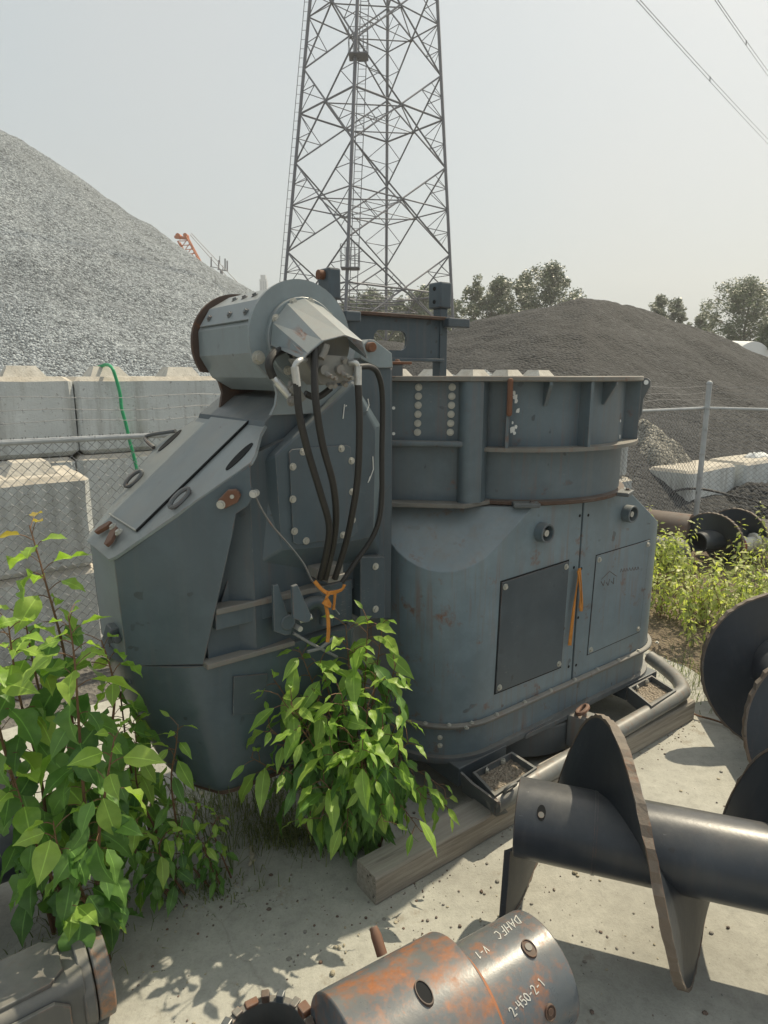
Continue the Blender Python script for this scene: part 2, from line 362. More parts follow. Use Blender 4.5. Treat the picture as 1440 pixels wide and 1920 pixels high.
def mat_leaf(name, dark, light, trans=0.35):
    m, t, b = newmat(name)
    a = nd(t, 'ShaderNodeVertexColor'); a.layer_name = 'leafcol'
    sx = nd(t, 'ShaderNodeSeparateColor'); t.links.new(a.outputs['Color'], sx.inputs[0])
    c = mix(t, sx.outputs[0], dark, light)
    v = objco(t); n = noise(t, v, 18, 4)
    c = mix(t, ramp(t, n, [(0.45, 0), (0.8, 0.35)]), c, tuple(x * 1.6 for x in light))
    c = mix(t, ramp(t, sx.outputs[1], [(0.92, 0), (0.985, 0.40)]), c, tuple(min(1, x * 2.3 + 0.02) for x in light))
    t.links.new(c, b.inputs['Base Color']); b.inputs['Roughness'].default_value = 0.42; b.inputs['Specular IOR Level'].default_value = 0.4
    tr = nd(t, 'ShaderNodeBsdfTranslucent'); t.links.new(mix(t, 1.0, c, (1.5, 1.7, 0.7), 'MULTIPLY'), tr.inputs['Color'])
    mx = nd(t, 'ShaderNodeMixShader'); mx.inputs[0].default_value = trans
    o = t.nodes['Material Output']; t.links.new(b.outputs[0], mx.inputs[1]); t.links.new(tr.outputs[0], mx.inputs[2]); t.links.new(mx.outputs[0], o.inputs[0])
    return m
M_ground = mat_ground(); M_block = mat_block(); M_wood = mat_wood()
M_yard = mat_dirt('yard_gravel', (0.16, 0.15, 0.135), (0.24, 0.225, 0.20), (0.10, 0.095, 0.09), 10)
M_soil = mat_dirt('dry_soil', (0.19, 0.145, 0.10), (0.30, 0.245, 0.175), (0.12, 0.09, 0.06), 18)
M_sand = mat_dirt('tray_sand', (0.36, 0.30, 0.23), (0.52, 0.45, 0.36), (0.24, 0.19, 0.14), 30)
M_pipe = painted('fender_paint', (0.12, 0.128, 0.130), 0.42, 0.55, 0.9, 0.6)
M_gravel = mat_gravel('crushed_stone', [(0.12, (0.07, 0.076, 0.08)), (0.38, (0.18, 0.195, 0.20)), (0.62, (0.30, 0.32, 0.325)), (0.9, (0.50, 0.52, 0.515))], 36, 0.028, (0.94, 0.985, 1.05))
M_mill = mat_gravel('asphalt_millings', [(0.1, 0.014), (0.5, 0.030), (0.8, 0.043), (0.96, 0.085)], 14, 0.04, (0.93, 0.96, 1.0), 0.45)
M_rubble = mat_gravel('grey_rubble', [(0.1, (0.09, 0.085, 0.07)), (0.5, (0.22, 0.21, 0.18)), (0.9, (0.40, 0.38, 0.33))], 20, 0.04)
M_leafA = mat_leaf('poplar_leaf', (0.062, 0.150, 0.036), (0.165, 0.300, 0.075), 0.38)
M_leafY = mat_leaf('young_leaf', (0.18, 0.32, 0.05), (0.30, 0.42, 0.09), 0.4)
M_leafS = mat_leaf('shoot_leaf', (0.30, 0.17, 0.05), (0.38, 0.30, 0.09), 0.4)
M_leafW = mat_leaf('weed_leaf', (0.22, 0.28, 0.075), (0.50, 0.50, 0.22), 0.42)
M_leafT = mat_leaf('tree_leaf', (0.036, 0.056, 0.028), (0.085, 0.118, 0.055), 0.25)
M_leafP = mat_leaf('pale_tree_leaf', (0.06, 0.085, 0.045), (0.115, 0.145, 0.075), 0.25)
M_stem = simple('stem_bark', (0.16, 0.085, 0.045), 0.7, 0, 0.35, 40)
M_gstem = simple('green_stem', (0.11, 0.15, 0.05), 0.6, 0, 0.3, 40)
M_bark = simple('tree_bark', (0.13, 0.115, 0.095), 0.9, 0, 0.3, 4)
M_grass = mat_leaf('grass_blade', (0.07, 0.11, 0.03), (0.20, 0.21, 0.08), 0.3)
M_dry = simple('dry_leaf', (0.40, 0.36, 0.27), 0.9, 0, 0.3, 30)

# ------------------------------------------------------------------ ground and heaps
def grid_obj(name, mat, nx, ny, fn):
    mb = MB(); vs = []
    for j in range(ny):
        for i in range(nx): vs.append(fn(i / (nx - 1), j / (ny - 1)))
    fs = [(j * nx + i, j * nx + i + 1, (j + 1) * nx + i + 1, (j + 1) * nx + i) for j in range(ny - 1) for i in range(nx - 1)]
    mb.add(vs, fs, 0, True); return mb.build(name, mat, sharp=180, loc=(0, 0, 0))
from mathutils import noise as mn
def fbm(x, y, z=0.0, o=4): return mn.fractal(Vector((x, y, z)), 1.0, 2.0, o)
g = MB().add([(-900, -60, -0.004), (900, -60, -0.004), (900, 1500, -0.004), (-900, 1500, -0.004)], [(0, 1, 2, 3)])
tag(g.build('ground', M_yard, loc=(0, 0, -0.004)), kind='structure')
def slabpt(a, b):
    s = -4 + 9.2 * a; e = -3.0 + 7.5 * b
    p = fr(s, e, 0); return (p.x, p.y, 0.0015 + 0.0015 * fbm(p.x * 1.3, p.y * 1.3))
tag(grid_obj('concrete_slab', M_ground, 60, 50, slabpt), kind='structure')
def soilpt(a, b):
    s = 4.45 + 5.2 * a; e = 1.75 + 3.2 * b
    p = fr(s, e, 0); edge = min(a * 8, (1 - a) * 8, b * 8, (1 - b) * 8, 1)
    return (p.x, p.y, -0.02 + 0.06 * edge * (0.75 + 0.6 * fbm(p.x * 1.7, p.y * 1.7)))
tag(grid_obj('dirt', M_soil, 60, 50, soilpt), kind='structure')

def cone_pile(name, cx, cy, h, slope, mat, amp, fsc, nr=90, na=220, flat=0.6, rmin=0.0, shoulder=None):
    rad = h / slope + 1.0
    mb = MB(); vs = []; fs = []
    for j in range(nr):
        r = rad * j / (nr - 1)
        for i in range(na):
            t = 2 * math.pi * i / na
            x = cx + r * math.cos(t); y = cy + r * math.sin(t)
            z = h + flat * 0.6 - slope * math.sqrt(r * r + (flat / slope) ** 2) * 1.0
            if shoulder:
                for (qx, qy, qh, qs, qf) in shoulder:
                    d = math.hypot(x - qx, y - qy); z = max(z, qh - qs * math.sqrt(d * d + (qf / qs) ** 2) + qf * 0.6)
            z += amp * fbm(x * fsc, y * fsc, 3.1, 5) + amp * 0.35 * fbm(x * fsc * 5, y * fsc * 5, 1.0, 3)
            ee = -N.dot(Vector((x, y, 0)))                       # the wall holds the stone back
            if ee < 7.5: z = min(z, 2.0 - (7.5 - ee) * 20)
            vs.append((x, y, max(z, -0.3)))
    for j in range(nr - 1):
        for i in range(na):
            k = (i + 1) % na
            fs.append((j * na + i, j * na + k, (j + 1) * na + k, (j + 1) * na + i))
    mb.add(vs, fs, 0, True)
    return mb.build(name, mat, sharp=180, loc=(cx, cy, 0))
tag(cone_pile('gravel_pile', -14.0, 17.0, 10.85, 0.648, M_gravel, 0.15, 0.6, nr=120, na=360), kind='structure')
def darkpt(a, b):
    x = -6 + 34 * a; y = 8.6 + 26.4 * b
    def cone(cx, cy, h, s, f): d = math.hypot(x - cx, y - cy); return h + f * 0.7 - math.sqrt((s * d) ** 2 + f * f)
    z = max(cone(6.1, 20.8, 4.85, 0.43, 1.25), cone(3.0, 21.5, 3.75, 0.36, 0.7), cone(9.2, 20.5, 3.72, 0.50, 0.6), cone(4.6, 18.5, 3.35, 0.42, 0.4), cone(0.0, 22.5, 3.55, 0.40, 0.6), cone(7.4, 18.6, 3.55, 0.5, 0.25))
    z = min(z, 0.50 + 0.62 * ((x - 4.85) * -0.6 + (y - 10.05) * 0.8 - 0.35))
    z += 0.13 * fbm(x * 0.55, y * 0.55, 7.0, 5) + 0.025 * fbm(x * 3, y * 3, 2.0, 3)
    return (x, y, max(z, -0.2))
tag(grid_obj('dark_pile', M_mill, 280, 220, darkpt), kind='structure')
def mound(name, cx, cy, h, r, mat, seed):
    def f(a, b):
        x = cx + (a - 0.5) * 2.4 * r; y = cy + (b - 0.5) * 2.4 * r
        d = math.hypot(x - cx, y - cy) / r
        z = h * (1.06 - math.sqrt(d * d + 0.05)) * 1.1 + 0.10 * h * fbm(x * 3.5 / r, y * 3.5 / r, seed, 5) * 1.6
        return (x, y, max(z, -0.05))
    return tag(grid_obj(name, mat, 44, 44, f), kind='structure')
mound('rubble_heap', 4.75, 11.6, 1.5, 1.3, M_rubble, 1.0)
mound('spilled_gravel', 4.2, 10.2, 0.35, 1.3, M_mill, 4.0)
mound('spilled_gravel', 6.35, 10.75, 0.55, 0.75, M_mill, 6.0)
mound('spilled_gravel', 8.4, 10.6, 0.35, 1.6, M_mill, 9.0)
mound('spilled_gravel', 1.6, 13.2, 2.55, 2.2, M_gravel, 12.0)

# ------------------------------------------------------------------ concrete blocks
def block_verts(mb, o, ax, ay, L, D, H, c=0.045, keys=True, seed=0):
    """ax along, ay depth (away), chamfered block with two lifting keys"""
    o, ax, ay = Vector(o), Vector(ax), Vector(ay); r_ = random.Random(seed)
    nx, nz, ny = 9, 6, 5
    def P(x, y, z): return o + ax * x + ay * y + ZZ * z
    def loop(ins, z, j):
        pts = []
        for (x0, y0, x1, y1) in ((ins + c, ins, L - ins - c, ins), (L - ins, ins + c, L - ins, D - ins - c), (L - ins - c, D - ins, ins + c, D - ins), (ins, D - ins - c, ins, ins + c)):
            for q in range(5):
                f = q / 4; pts.append(P(x0 + (x1 - x0) * f + r_.uniform(-j, j), y0 + (y1 - y0) * f + r_.uniform(-j, j), z + r_.uniform(-j, j)))
        return pts
    loops = [loop(c, 0.0, 0.0), loop(0, c, 0.003)]
    for q in range(1, 4): loops.append(loop(0, c + (H - 2 * c) * q / 4, 0.003))
    loops += [loop(0, H - c, 0.006), loop(c, H, 0.006)]
    mb.rings(loops, smooth=False)
    if keys:
        for kx in (L * 0.25, L * 0.75):
            kw, kd, kh = 0.19, 0.20, 0.10
            if kx + kw > L: continue
            b = [P(kx - kw, D / 2 - kd, H - 0.01), P(kx + kw, D / 2 - kd, H - 0.01), P(kx + kw, D / 2 + kd, H - 0.01), P(kx - kw, D / 2 + kd, H - 0.01)]
            t_ = [P(kx - kw * .62 + r_.uniform(-.02, .02), D / 2 - kd * .6, H + kh), P(kx + kw * .62 + r_.uniform(-.02, .02), D / 2 - kd * .6, H + kh), P(kx + kw * .62, D / 2 + kd * .6, H + kh), P(kx - kw * .62, D / 2 + kd * .6, H + kh)]
            mb.rings([b, t_], smooth=False)
bseed = [0]
def block(o, ax, ay, label, group, L=1.488, D=0.74, H=0.744, keys=True):
    bseed[0] += 1; mb = MB(); block_verts(mb, o, ax, ay, L, D, H, keys=keys, seed=bseed[0])
    return tag(mb.build('concrete_block', M_block), label, 'concrete block', group)
GW = 'concrete blocks of the retaining wall'
S0 = 1.376
tops = {-1: 'top row wall block at the left edge, water stained face, left of the green hose', 0: 'top row wall block with the green hose hanging over it',
        1: 'top row wall block behind the drum, right of the hose, mostly hidden', 2: 'top row wall block showing one key just left of the rear post foot',
        3: 'top row wall block whose keys show above the bolted plate of the ring', 4: 'top row wall block whose keys show above the right half of the ring'}
for k in range(-1, 5):
    block(fr(S0 + 1.5 * k + 0.006, 6.70, 1.5), U, -N, tops[k], GW)
for row, z in ((1, 0.75), (0, 0.0)):
    for k in range(-1, 5):
        if row == 1: lab = {-1: 'middle row wall block at the left, behind the front block stack', 0: 'middle row wall block beneath the green hose, behind chain link'}.get(k, 'middle row wall block hidden behind the grey machine')
        else: lab = {-1: 'bottom row wall block behind the lower front block', 0: 'bottom row wall block behind the lower end of the hose'}.get(k, 'bottom row wall block hidden behind the grey machine')
        block(fr(S0 + 0.70 + 1.5 * k - 1.0 * (k < 1) * 0 - 0.75, 6.64, z), U, -N, lab, GW, keys=False)
block(fr(-0.34, 5.36, 0.75), U, -N, 'upper block of the front stack at far left, sunlit stained top with key', 'blocks of the front stack', keys=True)
block(fr(-0.33, 5.36, 0.0), U, -N, 'lower block of the front stack at far left, behind the tall sapling', 'blocks of the front stack', keys=False)
block(fr(7.25, 5.45, 0.75), U, -N, 'upper concrete block just right of the ring, behind the fence', 'blocks right of the ring', keys=False)
block(fr(7.33, 5.40, 0.0), U, -N, 'lower concrete block just right of the ring, over the cabinet corner', 'blocks right of the ring', keys=False)
block((4.86, 10.05, 0.02), Vector((0.79, 0.613, 0)), Vector((-0.613, 0.79, 0)), 'low concrete block behind the fence post, half buried in rubble', 'low blocks at the foot of the dark heap', L=1.6, keys=False)
block((6.28, 11.00, 0.03), Vector((0.83, 0.56, 0)), Vector((-0.56, 0.83, 0)), 'low concrete block at the right edge with white rags on it', 'low blocks at the foot of the dark heap', L=1.6, keys=False)
mb = MB()
for i in range(4):
    c0 = Vector((6.75 + rng.uniform(-.3, .5), 11.7 + rng.uniform(-.1, .25), 0.77)); r0 = rng.uniform(.07, .12)
    lp = []
    for q in range(5):
        a = q / 4 * math.pi / 2
        lp.append([c0 + Vector((math.cos(t / 8 * 2 * math.pi) * r0 * 1.5 * math.cos(a) * rng.uniform(.7, 1.1), math.sin(t / 8 * 2 * math.pi) * r0 * math.cos(a), r0 * .8 * math.sin(a) * rng.uniform(.7, 1.2))) for t in range(8)])
    mb.rings(lp, smooth=False)
tag(mb.build('rag_heap', M_tent), 'crumpled white rags lying on the low block at the right edge', 'rags')

# ------------------------------------------------------------------ chain link fence
FA = Vector((-3.79, 3.60, 0)); FC = Vector((4.60, 9.30, 0)); FB = FC + Vector((0.80, -0.58, 0)).normalized() * 3.2
def fence(name, A, B, label, posts, ends, z0=0.06, zt=1.80, group='chain link fence runs'):
    d = (B - A); L = d.length; d = d / L; nrm = Vector((d.y, -d.x, 0))
    root = thing(name, label, 'fence', A + (B - A) * 0.5, 0, group)
    mesh = MB(); step = 0.072; n = int(L / step); nz = int((zt + 0.03 - z0) / step)
    for i in range(n):
        pts = []
        for j in range(nz * 2 + 1):
            x = i * step + (step / 2 if j % 2 else 0) + (step * 0.0); side = 0.004 if (j + i) % 2 else -0.004
            sag = 0.010 * fbm(x * 0.7, j * 0.08, 1.0)
            pts.append(A + d * x + nrm * (side + sag) + ZZ * (z0 + j * step / 2))
        mesh.tube(pts, 0.0033, 3, cap=False, smooth=False)
        pts2 = [p + d * step / 2 for p in pts]
        # the mate wire zigzags the opposite way
        pts2 = [A + d * (i * step + (step / 2 if j % 2 else step)) + nrm * (-0.004 if (j + i) % 2 else 0.004) + ZZ * (z0 + j * step / 2) for j in range(nz * 2 + 1)]
        mesh.tube(pts2, 0.0033, 3, cap=False, smooth=False)
        top = A + d * (i * step + step / 2) + ZZ * (z0 + nz * step)
        mesh.tube([top - d * 0.002, top + d * 0.012 + ZZ * 0.045], 0.0033, 3, cap=False, smooth=False)
        mesh.tube([top + d * 0.002, top - d * 0.012 + ZZ * 0.045], 0.0033, 3, cap=False, smooth=False)
    mesh.build('chain_link_mesh', M_wire, root)
    rl = MB(); rl.tube([A + ZZ * zt, B + ZZ * zt], 0.021, 12); rl.build('top_rail', M_galv, root)
    for (k, hz) in posts:
        p = A + d * k + nrm * 0.04; po = MB()
        po.cyl(p + ZZ * 0, p + ZZ * hz, 0.037 if hz > 2 else 0.03, n=16)
        c = p + ZZ * hz; po.rings([[c + Vector((math.cos(q * math.pi / 8), math.sin(q * math.pi / 8), 0)) * (0.043 * math.cos(a)) + ZZ * (0.045 * math.sin(a)) for q in range(16)] for a in (0, .5, 1.0, 1.4)])
        pob = po.build('fence_post', M_galv, root)
        for zz in (0.45, 0.8, 1.15, 1.5, zt):
            bb = MB(); bb.cyl(p + ZZ * (zz - 0.012), p + ZZ * (zz + 0.012), 0.042, n=16); bb.bolt(p + d * -0.04 - nrm * -0.03 + ZZ * zz, nrm, 0.008)
            bb.build('tension_band', M_galv, pob)
    for zz in (1.93, 2.01, 2.10):
        bw = MB(); pts = [A + d * (L * q / 40) + ZZ * (zz + 0.012 * math.sin(q * 1.3 + zz * 9)) for q in range(41)]
        bw.tube(pts, 0.0022, 4, cap=False)
        x = 0.06
        while x < L:
            c = A + d * x + ZZ * zz
            bw.tube([c - ZZ * 0.016 + nrm * .008, c + ZZ * 0.016 - nrm * .008], 0.0016, 3); bw.tube([c - ZZ * 0.012 + d * .012, c + ZZ * 0.012 - d * .012], 0.0016, 3); x += 0.125
        bw.build('barbed_wire', M_wire, root)
    return root
LF = (FC - FA).length
fence('chain_link_fence', FA, FC, 'long chain link fence behind the machine, running to the tall corner post', [(LF, 2.14), (LF - 3.2, 1.85), (LF - 6.4, 1.85), (0.6, 1.85)], 0)
fence('chain_link_fence', FC + (FB - FC).normalized() * 0.07, FB, 'short chain link fence run right of the corner post, before the dark heap', [], 0)

# green hose over the wall
h = [on(172, 694, e=7.15), on(186, 688, e=7.0), on(200, 684, e=6.85), on(210, 690, e=6.66)] + [on(x, y, e=6.64) for x, y in ((217, 708), (225, 738), (228, 765), (236, 795), (243, 826), (252, 860), (258, 888), (266, 930))]
h += [fr(2.05, 6.60, 0.7), fr(2.2, 6.35, 0.15), fr(2.8, 6.2, 0.03)]
def smooth_path(pts, n=6):
    pts = [Vector(p) for p in pts]; out_ = []
    for i in range(len(pts) - 1):
        p0 = pts[max(i - 1, 0)]; p1 = pts[i]; p2 = pts[i + 1]; p3 = pts[min(i + 2, len(pts) - 1)]
        for q in range(n):
            t = q / n
            out_.append(0.5 * ((2 * p1) + (p2 - p0) * t + (2 * p0 - 5 * p1 + 4 * p2 - p3) * t * t + (3 * p1 - p0 - 3 * p2 + p3) * t ** 3))
    out_.append(pts[-1]); return out_
hb = MB(); hb.tube(smooth_path(h), 0.016, 10); tag(hb.build('garden_hose', M_green), 'bright green hose hanging over the concrete wall at left', 'hose')
hb = MB(); hb.tube(smooth_path([(4.2, 10.0, .12), (4.6, 10.1, .42), (5.0, 10.0, .5), (5.5, 9.9, .40), (5.9, 10.0, .3), (6.3, 9.8, .12)]), 0.02, 8); tag(hb.build('drain_hose', M_hose), 'thin black hose lying on the gravel by the fence post', 'hose')

# ------------------------------------------------------------------ lattice pylon
def pylon():
    TD = 40.0; p_l = on(541, 525, Y=TD); p_r = on(853, 530, Y=TD)
    cx = (p_l.x + p_r.x) / 2 - 0.15
    half0 = (p_r.x - p_l.x) / 2; zref = p_l.z
    top = on(583, 0, Y=TD), on(822, 0, Y=TD)
    half1 = (top[1].x - top[0].x) / 2; zt = top[0].z
    k = (half0 - half1) / (zt - zref)
    cxt = (top[0].x + top[1].x) / 2
    phi = R(12)
    dirs = [Vector((math.cos(a), math.sin(a), 0)) for a in (math.pi + phi * 0.5, -math.pi / 2 - phi, phi * 0.5, math.pi / 2 - phi)]   # left, near, right, far
    def c(z): return Vector((cx + (cxt - cx) * (z - zref) / (zt - zref), TD, 0))
    def leg(i, z): return c(z) + dirs[i % 4] * (half0 - k * (z - zref)) + ZZ * z
    root = thing('lattice_pylon', 'tall steel lattice power pylon rising behind the machine', 'pylon', (cx, TD, 0))
    zmax = 34.0; lv = [4.55 + 4.75 * q for q in range(-1, 7)]
    def bar(mb, a, b, r): mb.tube([a, b], r, 5, cap=False, smooth=False)
    for i in range(4):
        mb = MB(); mb.tube([leg(i, 0), leg(i, zmax)], 0.092, 6, smooth=False)
        if i == 0:
            for q in range(5, 60): pz = q * 0.45; mb.tube([leg(i, pz), leg(i, pz) + Vector((-.32, 0, 0))], 0.014, 3)
            mb.tube([leg(i, 0) + Vector((-.3, 0, 0)), leg(i, 30) + Vector((-.3, 0, 0))], 0.018, 4)
        mb.build('leg', M_lattice, root)
    for i in range(4):
        j = (i + 1) % 4; mb = MB()
        for a in range(len(lv) - 1):
            z0, z1 = lv[a], lv[a + 1]; zm = (z0 + z1) / 2
            A0, A1, B0, B1 = leg(i, z0), leg(i, z1), leg(j, z0), leg(j, z1)
            if a == 0: A0, B0 = leg(i, 0), leg(j, 0)
            bar(mb, A0, B1, 0.048); bar(mb, B0, A1, 0.048)
            # crossing point
            wA = (A0 - B0).length; wB = (A1 - B1).length; f = wA / (wA + wB); X = A0 + (B1 - A0) * f
            Am, Bm = leg(i, X.z), leg(j, X.z)
            bar(mb, Am, X, 0.055 if a % 2 else 0.04); bar(mb, X, Bm, 0.055 if a % 2 else 0.04)
            for (P0, Pm, P1, Xp) in ((A0, Am, A1, X), (B0, Bm, B1, X)):
                for (Q, s_) in ((P0, 1), (P1, -1)):
                    h1 = Q + (Xp - Q) * 0.5; l1 = Q + (Pm - Q) * 0.5
                    bar(mb, h1, l1, 0.024); bar(mb, h1, Pm, 0.024); bar(mb, Q + (Xp - Q) * 0.25, l1, 0.018)
        mb.build('face_bracing', M_lattice, root)
    for z in (lv[1] + 2.4, lv[2] + 2.4, lv[3] + 2.4, lv[4] + 2.4, 6.2):
        mb = MB(); q = [leg(i, z) for i in range(4)]; mids = [(q[i] + q[(i + 1) % 4]) / 2 for i in range(4)]
        for i in range(4): bar(mb, mids[i], mids[(i + 1) % 4], 0.035)
        bar(mb, mids[0], mids[2], 0.025); bar(mb, mids[1], mids[3], 0.025)
        mb.build('diaphragm_bracing', M_lattice, root)
    mb = MB()
    off = Vector((0.35, 0.25, 0))
    for sx in (-.2, .2): mb.tube([leg(1, 1) + off + Vector((sx, 0, 0)), leg(1, 32) + off + Vector((sx, 0, 0))], 0.022, 4)
    z = 1.0
    while z < 32: mb.tube([leg(1, z) + off + Vector((-.2, 0, 0)), leg(1, z) + off + Vector((.2, 0, 0))], 0.014, 3); z += .35
    mb.build('ladder', M_lattice, root)
    for zc in (7.75, 18.0):
        mb = MB(); cc = leg(1, zc) + Vector((0.15, 0.1, 0))
        mb.box(cc.x - .48, cc.x + .48, cc.y - .45, cc.y + .45, zc - .05, zc)
        for sx in (-.48, -.24, 0, .24, .48):
            for sy in (-.45, .45): mb.tube([(cc.x + sx, cc.y + sy, zc), (cc.x + sx, cc.y + sy, zc + 1.1)], 0.014, 4)
        for zz in (zc + .55, zc + 1.1):
            for sy in (-.45, .45): mb.tube([(cc.x - .48, cc.y + sy, zz), (cc.x + .48, cc.y + sy, zz)], 0.014, 4)
            for sx in (-.48, .48): mb.tube([(cc.x + sx, cc.y - .45, zz), (cc.x + sx, cc.y + .45, zz)], 0.014, 4)
        mb.build('platform', M_lattice, root)
pylon()
# power lines, two bundles of two
for i, (a, b, off, lab) in enumerate((((1189, -6), (1460, 290), 0, 'lower thin power line of the left pair in the top right sky'), ((1194, -8), (1463, 284), 1, 'upper thin power line of the left pair in the top right sky'),
                                       ((1333, -12), (1460, 168), 0, 'lower thin power line of the right pair in the top right corner'), ((1341, -8), (1466, 166), 1, 'upper thin power line of the right pair in the top right corner'))):
    A = on(*a, Y=30.0); B = on(*b, Y=72.0); A0 = A + (A - B) * 0.8; B0 = B + (B - A) * 0.8; mb = MB()
    pts = []
    for q in range(41):
        f = q / 40; p = A0 + (B0 - A0) * f; g_ = (f - .5) * 2; pts.append(p - ZZ * (0.55 * (1 - g_ * g_) - .45))
    mb.tube(pts, 0.013, 5)
    if i in (0, 2): p = pts[17]; mb.cyl(p, p + ZZ * 0.25, 0.035, n=6)
    tag(mb.build('power_line', M_lattice), lab, 'power line', 'power lines')

# ------------------------------------------------------------------ far things
def far_building():
    Yd = 320.0; a = on(486, 515, Y=Yd); b = on(499, 515, Y=Yd); root = thing('tower_block', 'pale high rise tower far away, left of the pylon', 'building', ((a.x + b.x) / 2, Yd, 0))
    mb = MB(); mb.box(a.x, b.x, Yd, Yd + 4, 0, a.z - 2); mb.box(a.x + .5, b.x - .5, Yd + .5, Yd + 3.5, a.z - 2, a.z); mb.build('tower_wall', M_far, root)
    for k in range(3):
        wmb = MB(); x0 = a.x + .35 + k * 1.15; wmb.box(x0, x0 + .7, Yd - .06, Yd + .05, 2, a.z - 3); wmb.build('window_strip', M_farglass, root)
far_building()
def crane():
    Yd = 70.0; t0 = on(343, 449, Y=Yd); t1 = on(397, 549, Y=Yd); d = (t1 - t0); mb = MB(); n = 14
    root = thing('crane', 'orange lattice crane boom tip peeking over the pale gravel pile', 'crane', (t1.x + 3, Yd, 0))
    wv = Vector((0.44, 0, 0.22)); dv = Vector((0, .7, 0)); t2 = t0 + d * 2.2
    cs = [t0 - wv - dv * .5, t0 + wv - dv * .5, t0 + wv + dv * .5, t0 - wv + dv * .5]; ce = [p + d * 2.2 for p in cs]
    for q in range(4): mb.tube([cs[q], ce[q]], .08, 5)
    for k in range(n * 2):
        for q in range(4):
            a = cs[q] + (ce[q] - cs[q]) * (k / (n * 2)); b = cs[(q + 1) % 4] + (ce[(q + 1) % 4] - cs[(q + 1) % 4]) * ((k + 1) / (n * 2)); mb.tube([a, b], .04, 4)
    mb.build('boom', M_crane, root)
    hd = MB(); hd.cyl(t0 + Vector((-.4, -.4, .3)), t0 + Vector((-.4, .4, .3)), .24, n=14); hd.cyl(t0 + Vector((.35, -.4, .35)), t0 + Vector((.35, .4, .35)), .2, n=14)
    hd.hexa(t0 + Vector((-.8, -.25, .1)), (1.4, 0, -.1), (0, .5, 0), (0, 0, .22)); hd.build('boom_head', M_crane, root)
    cb = MB(); cb.tube([t0 + Vector((.9, 0, .6)), t2 + Vector((4.5, 0, 2))], .035, 4); cb.tube([t0 + Vector((.7, 0.2, .5)), t2 + Vector((3.6, 0, 2))], .035, 4); cb.build('stay_cable', M_wire, root)
    bs = MB(); bs.box(t2.x - 2, t2.x + 4, Yd - 2, Yd + 2, 0, 2.2); bs.box(t2.x - 1, t2.x + 2, Yd - 1.4, Yd + 1.4, 2.2, max(2.6, t2.z)); bs.build('carrier', M_crane, root)
crane()
def antenna():
    Yd = 110.0; root = thing('antenna_mast', 'thin cluster of grey antennas just above the gravel pile slope', 'antenna', (on(415, 505, Y=Yd).x, Yd, 0)); mb = MB()
    c = on(415, 506, Y=Yd); mb.tube([(c.x, Yd, 0), c], .25, 8); mb.tube([on(408, 505, Y=Yd), on(427, 508, Y=Yd)], .10, 5); mb.build('mast', M_lattice, root)
    for x, y0, y1 in ((396, 482, 500), (410, 488, 506), (412, 480, 494), (418, 498, 506), (422, 485, 507), (426, 489, 508)):
        m2 = MB(); m2.tube([on(x, y1, Y=Yd), on(x, y0, Y=Yd)], .12 if y1 - y0 > 15 else .07, 5); m2.build('antenna_panel', M_lattice, root)
    m3 = MB(); m3.tube([on(394, 500, Y=Yd), on(412, 503, Y=Yd)], .07, 5); m3.build('crossbar', M_lattice, root)
antenna()
def tent():
    c = on(1408, 700, Y=45.0); mb = MB(); n = 24; k = 12; rx, ry = 1.9, 7.0
    lp = [[Vector((c.x + math.cos(math.pi * q / n) * rx, 45 + ry * j / k, 1.0 + (c.z + 1.35) * math.sin(math.pi * q / n) * (1 - .12 * abs(j / k - .5)))) for q in range(n + 1)] for j in range(k + 1)]
    mb.rings(lp, cap=True); root = tag(mb.build('fabric_shelter', M_tent), 'white domed fabric shelter behind the dark heap at the right edge', 'shelter')
    lg = MB(); lg.box(c.x - rx - .1, c.x + rx + .1, 44.9, 45 + ry + .1, 0, 1.02); lg.build('base_wall', M_block, root)
tent()

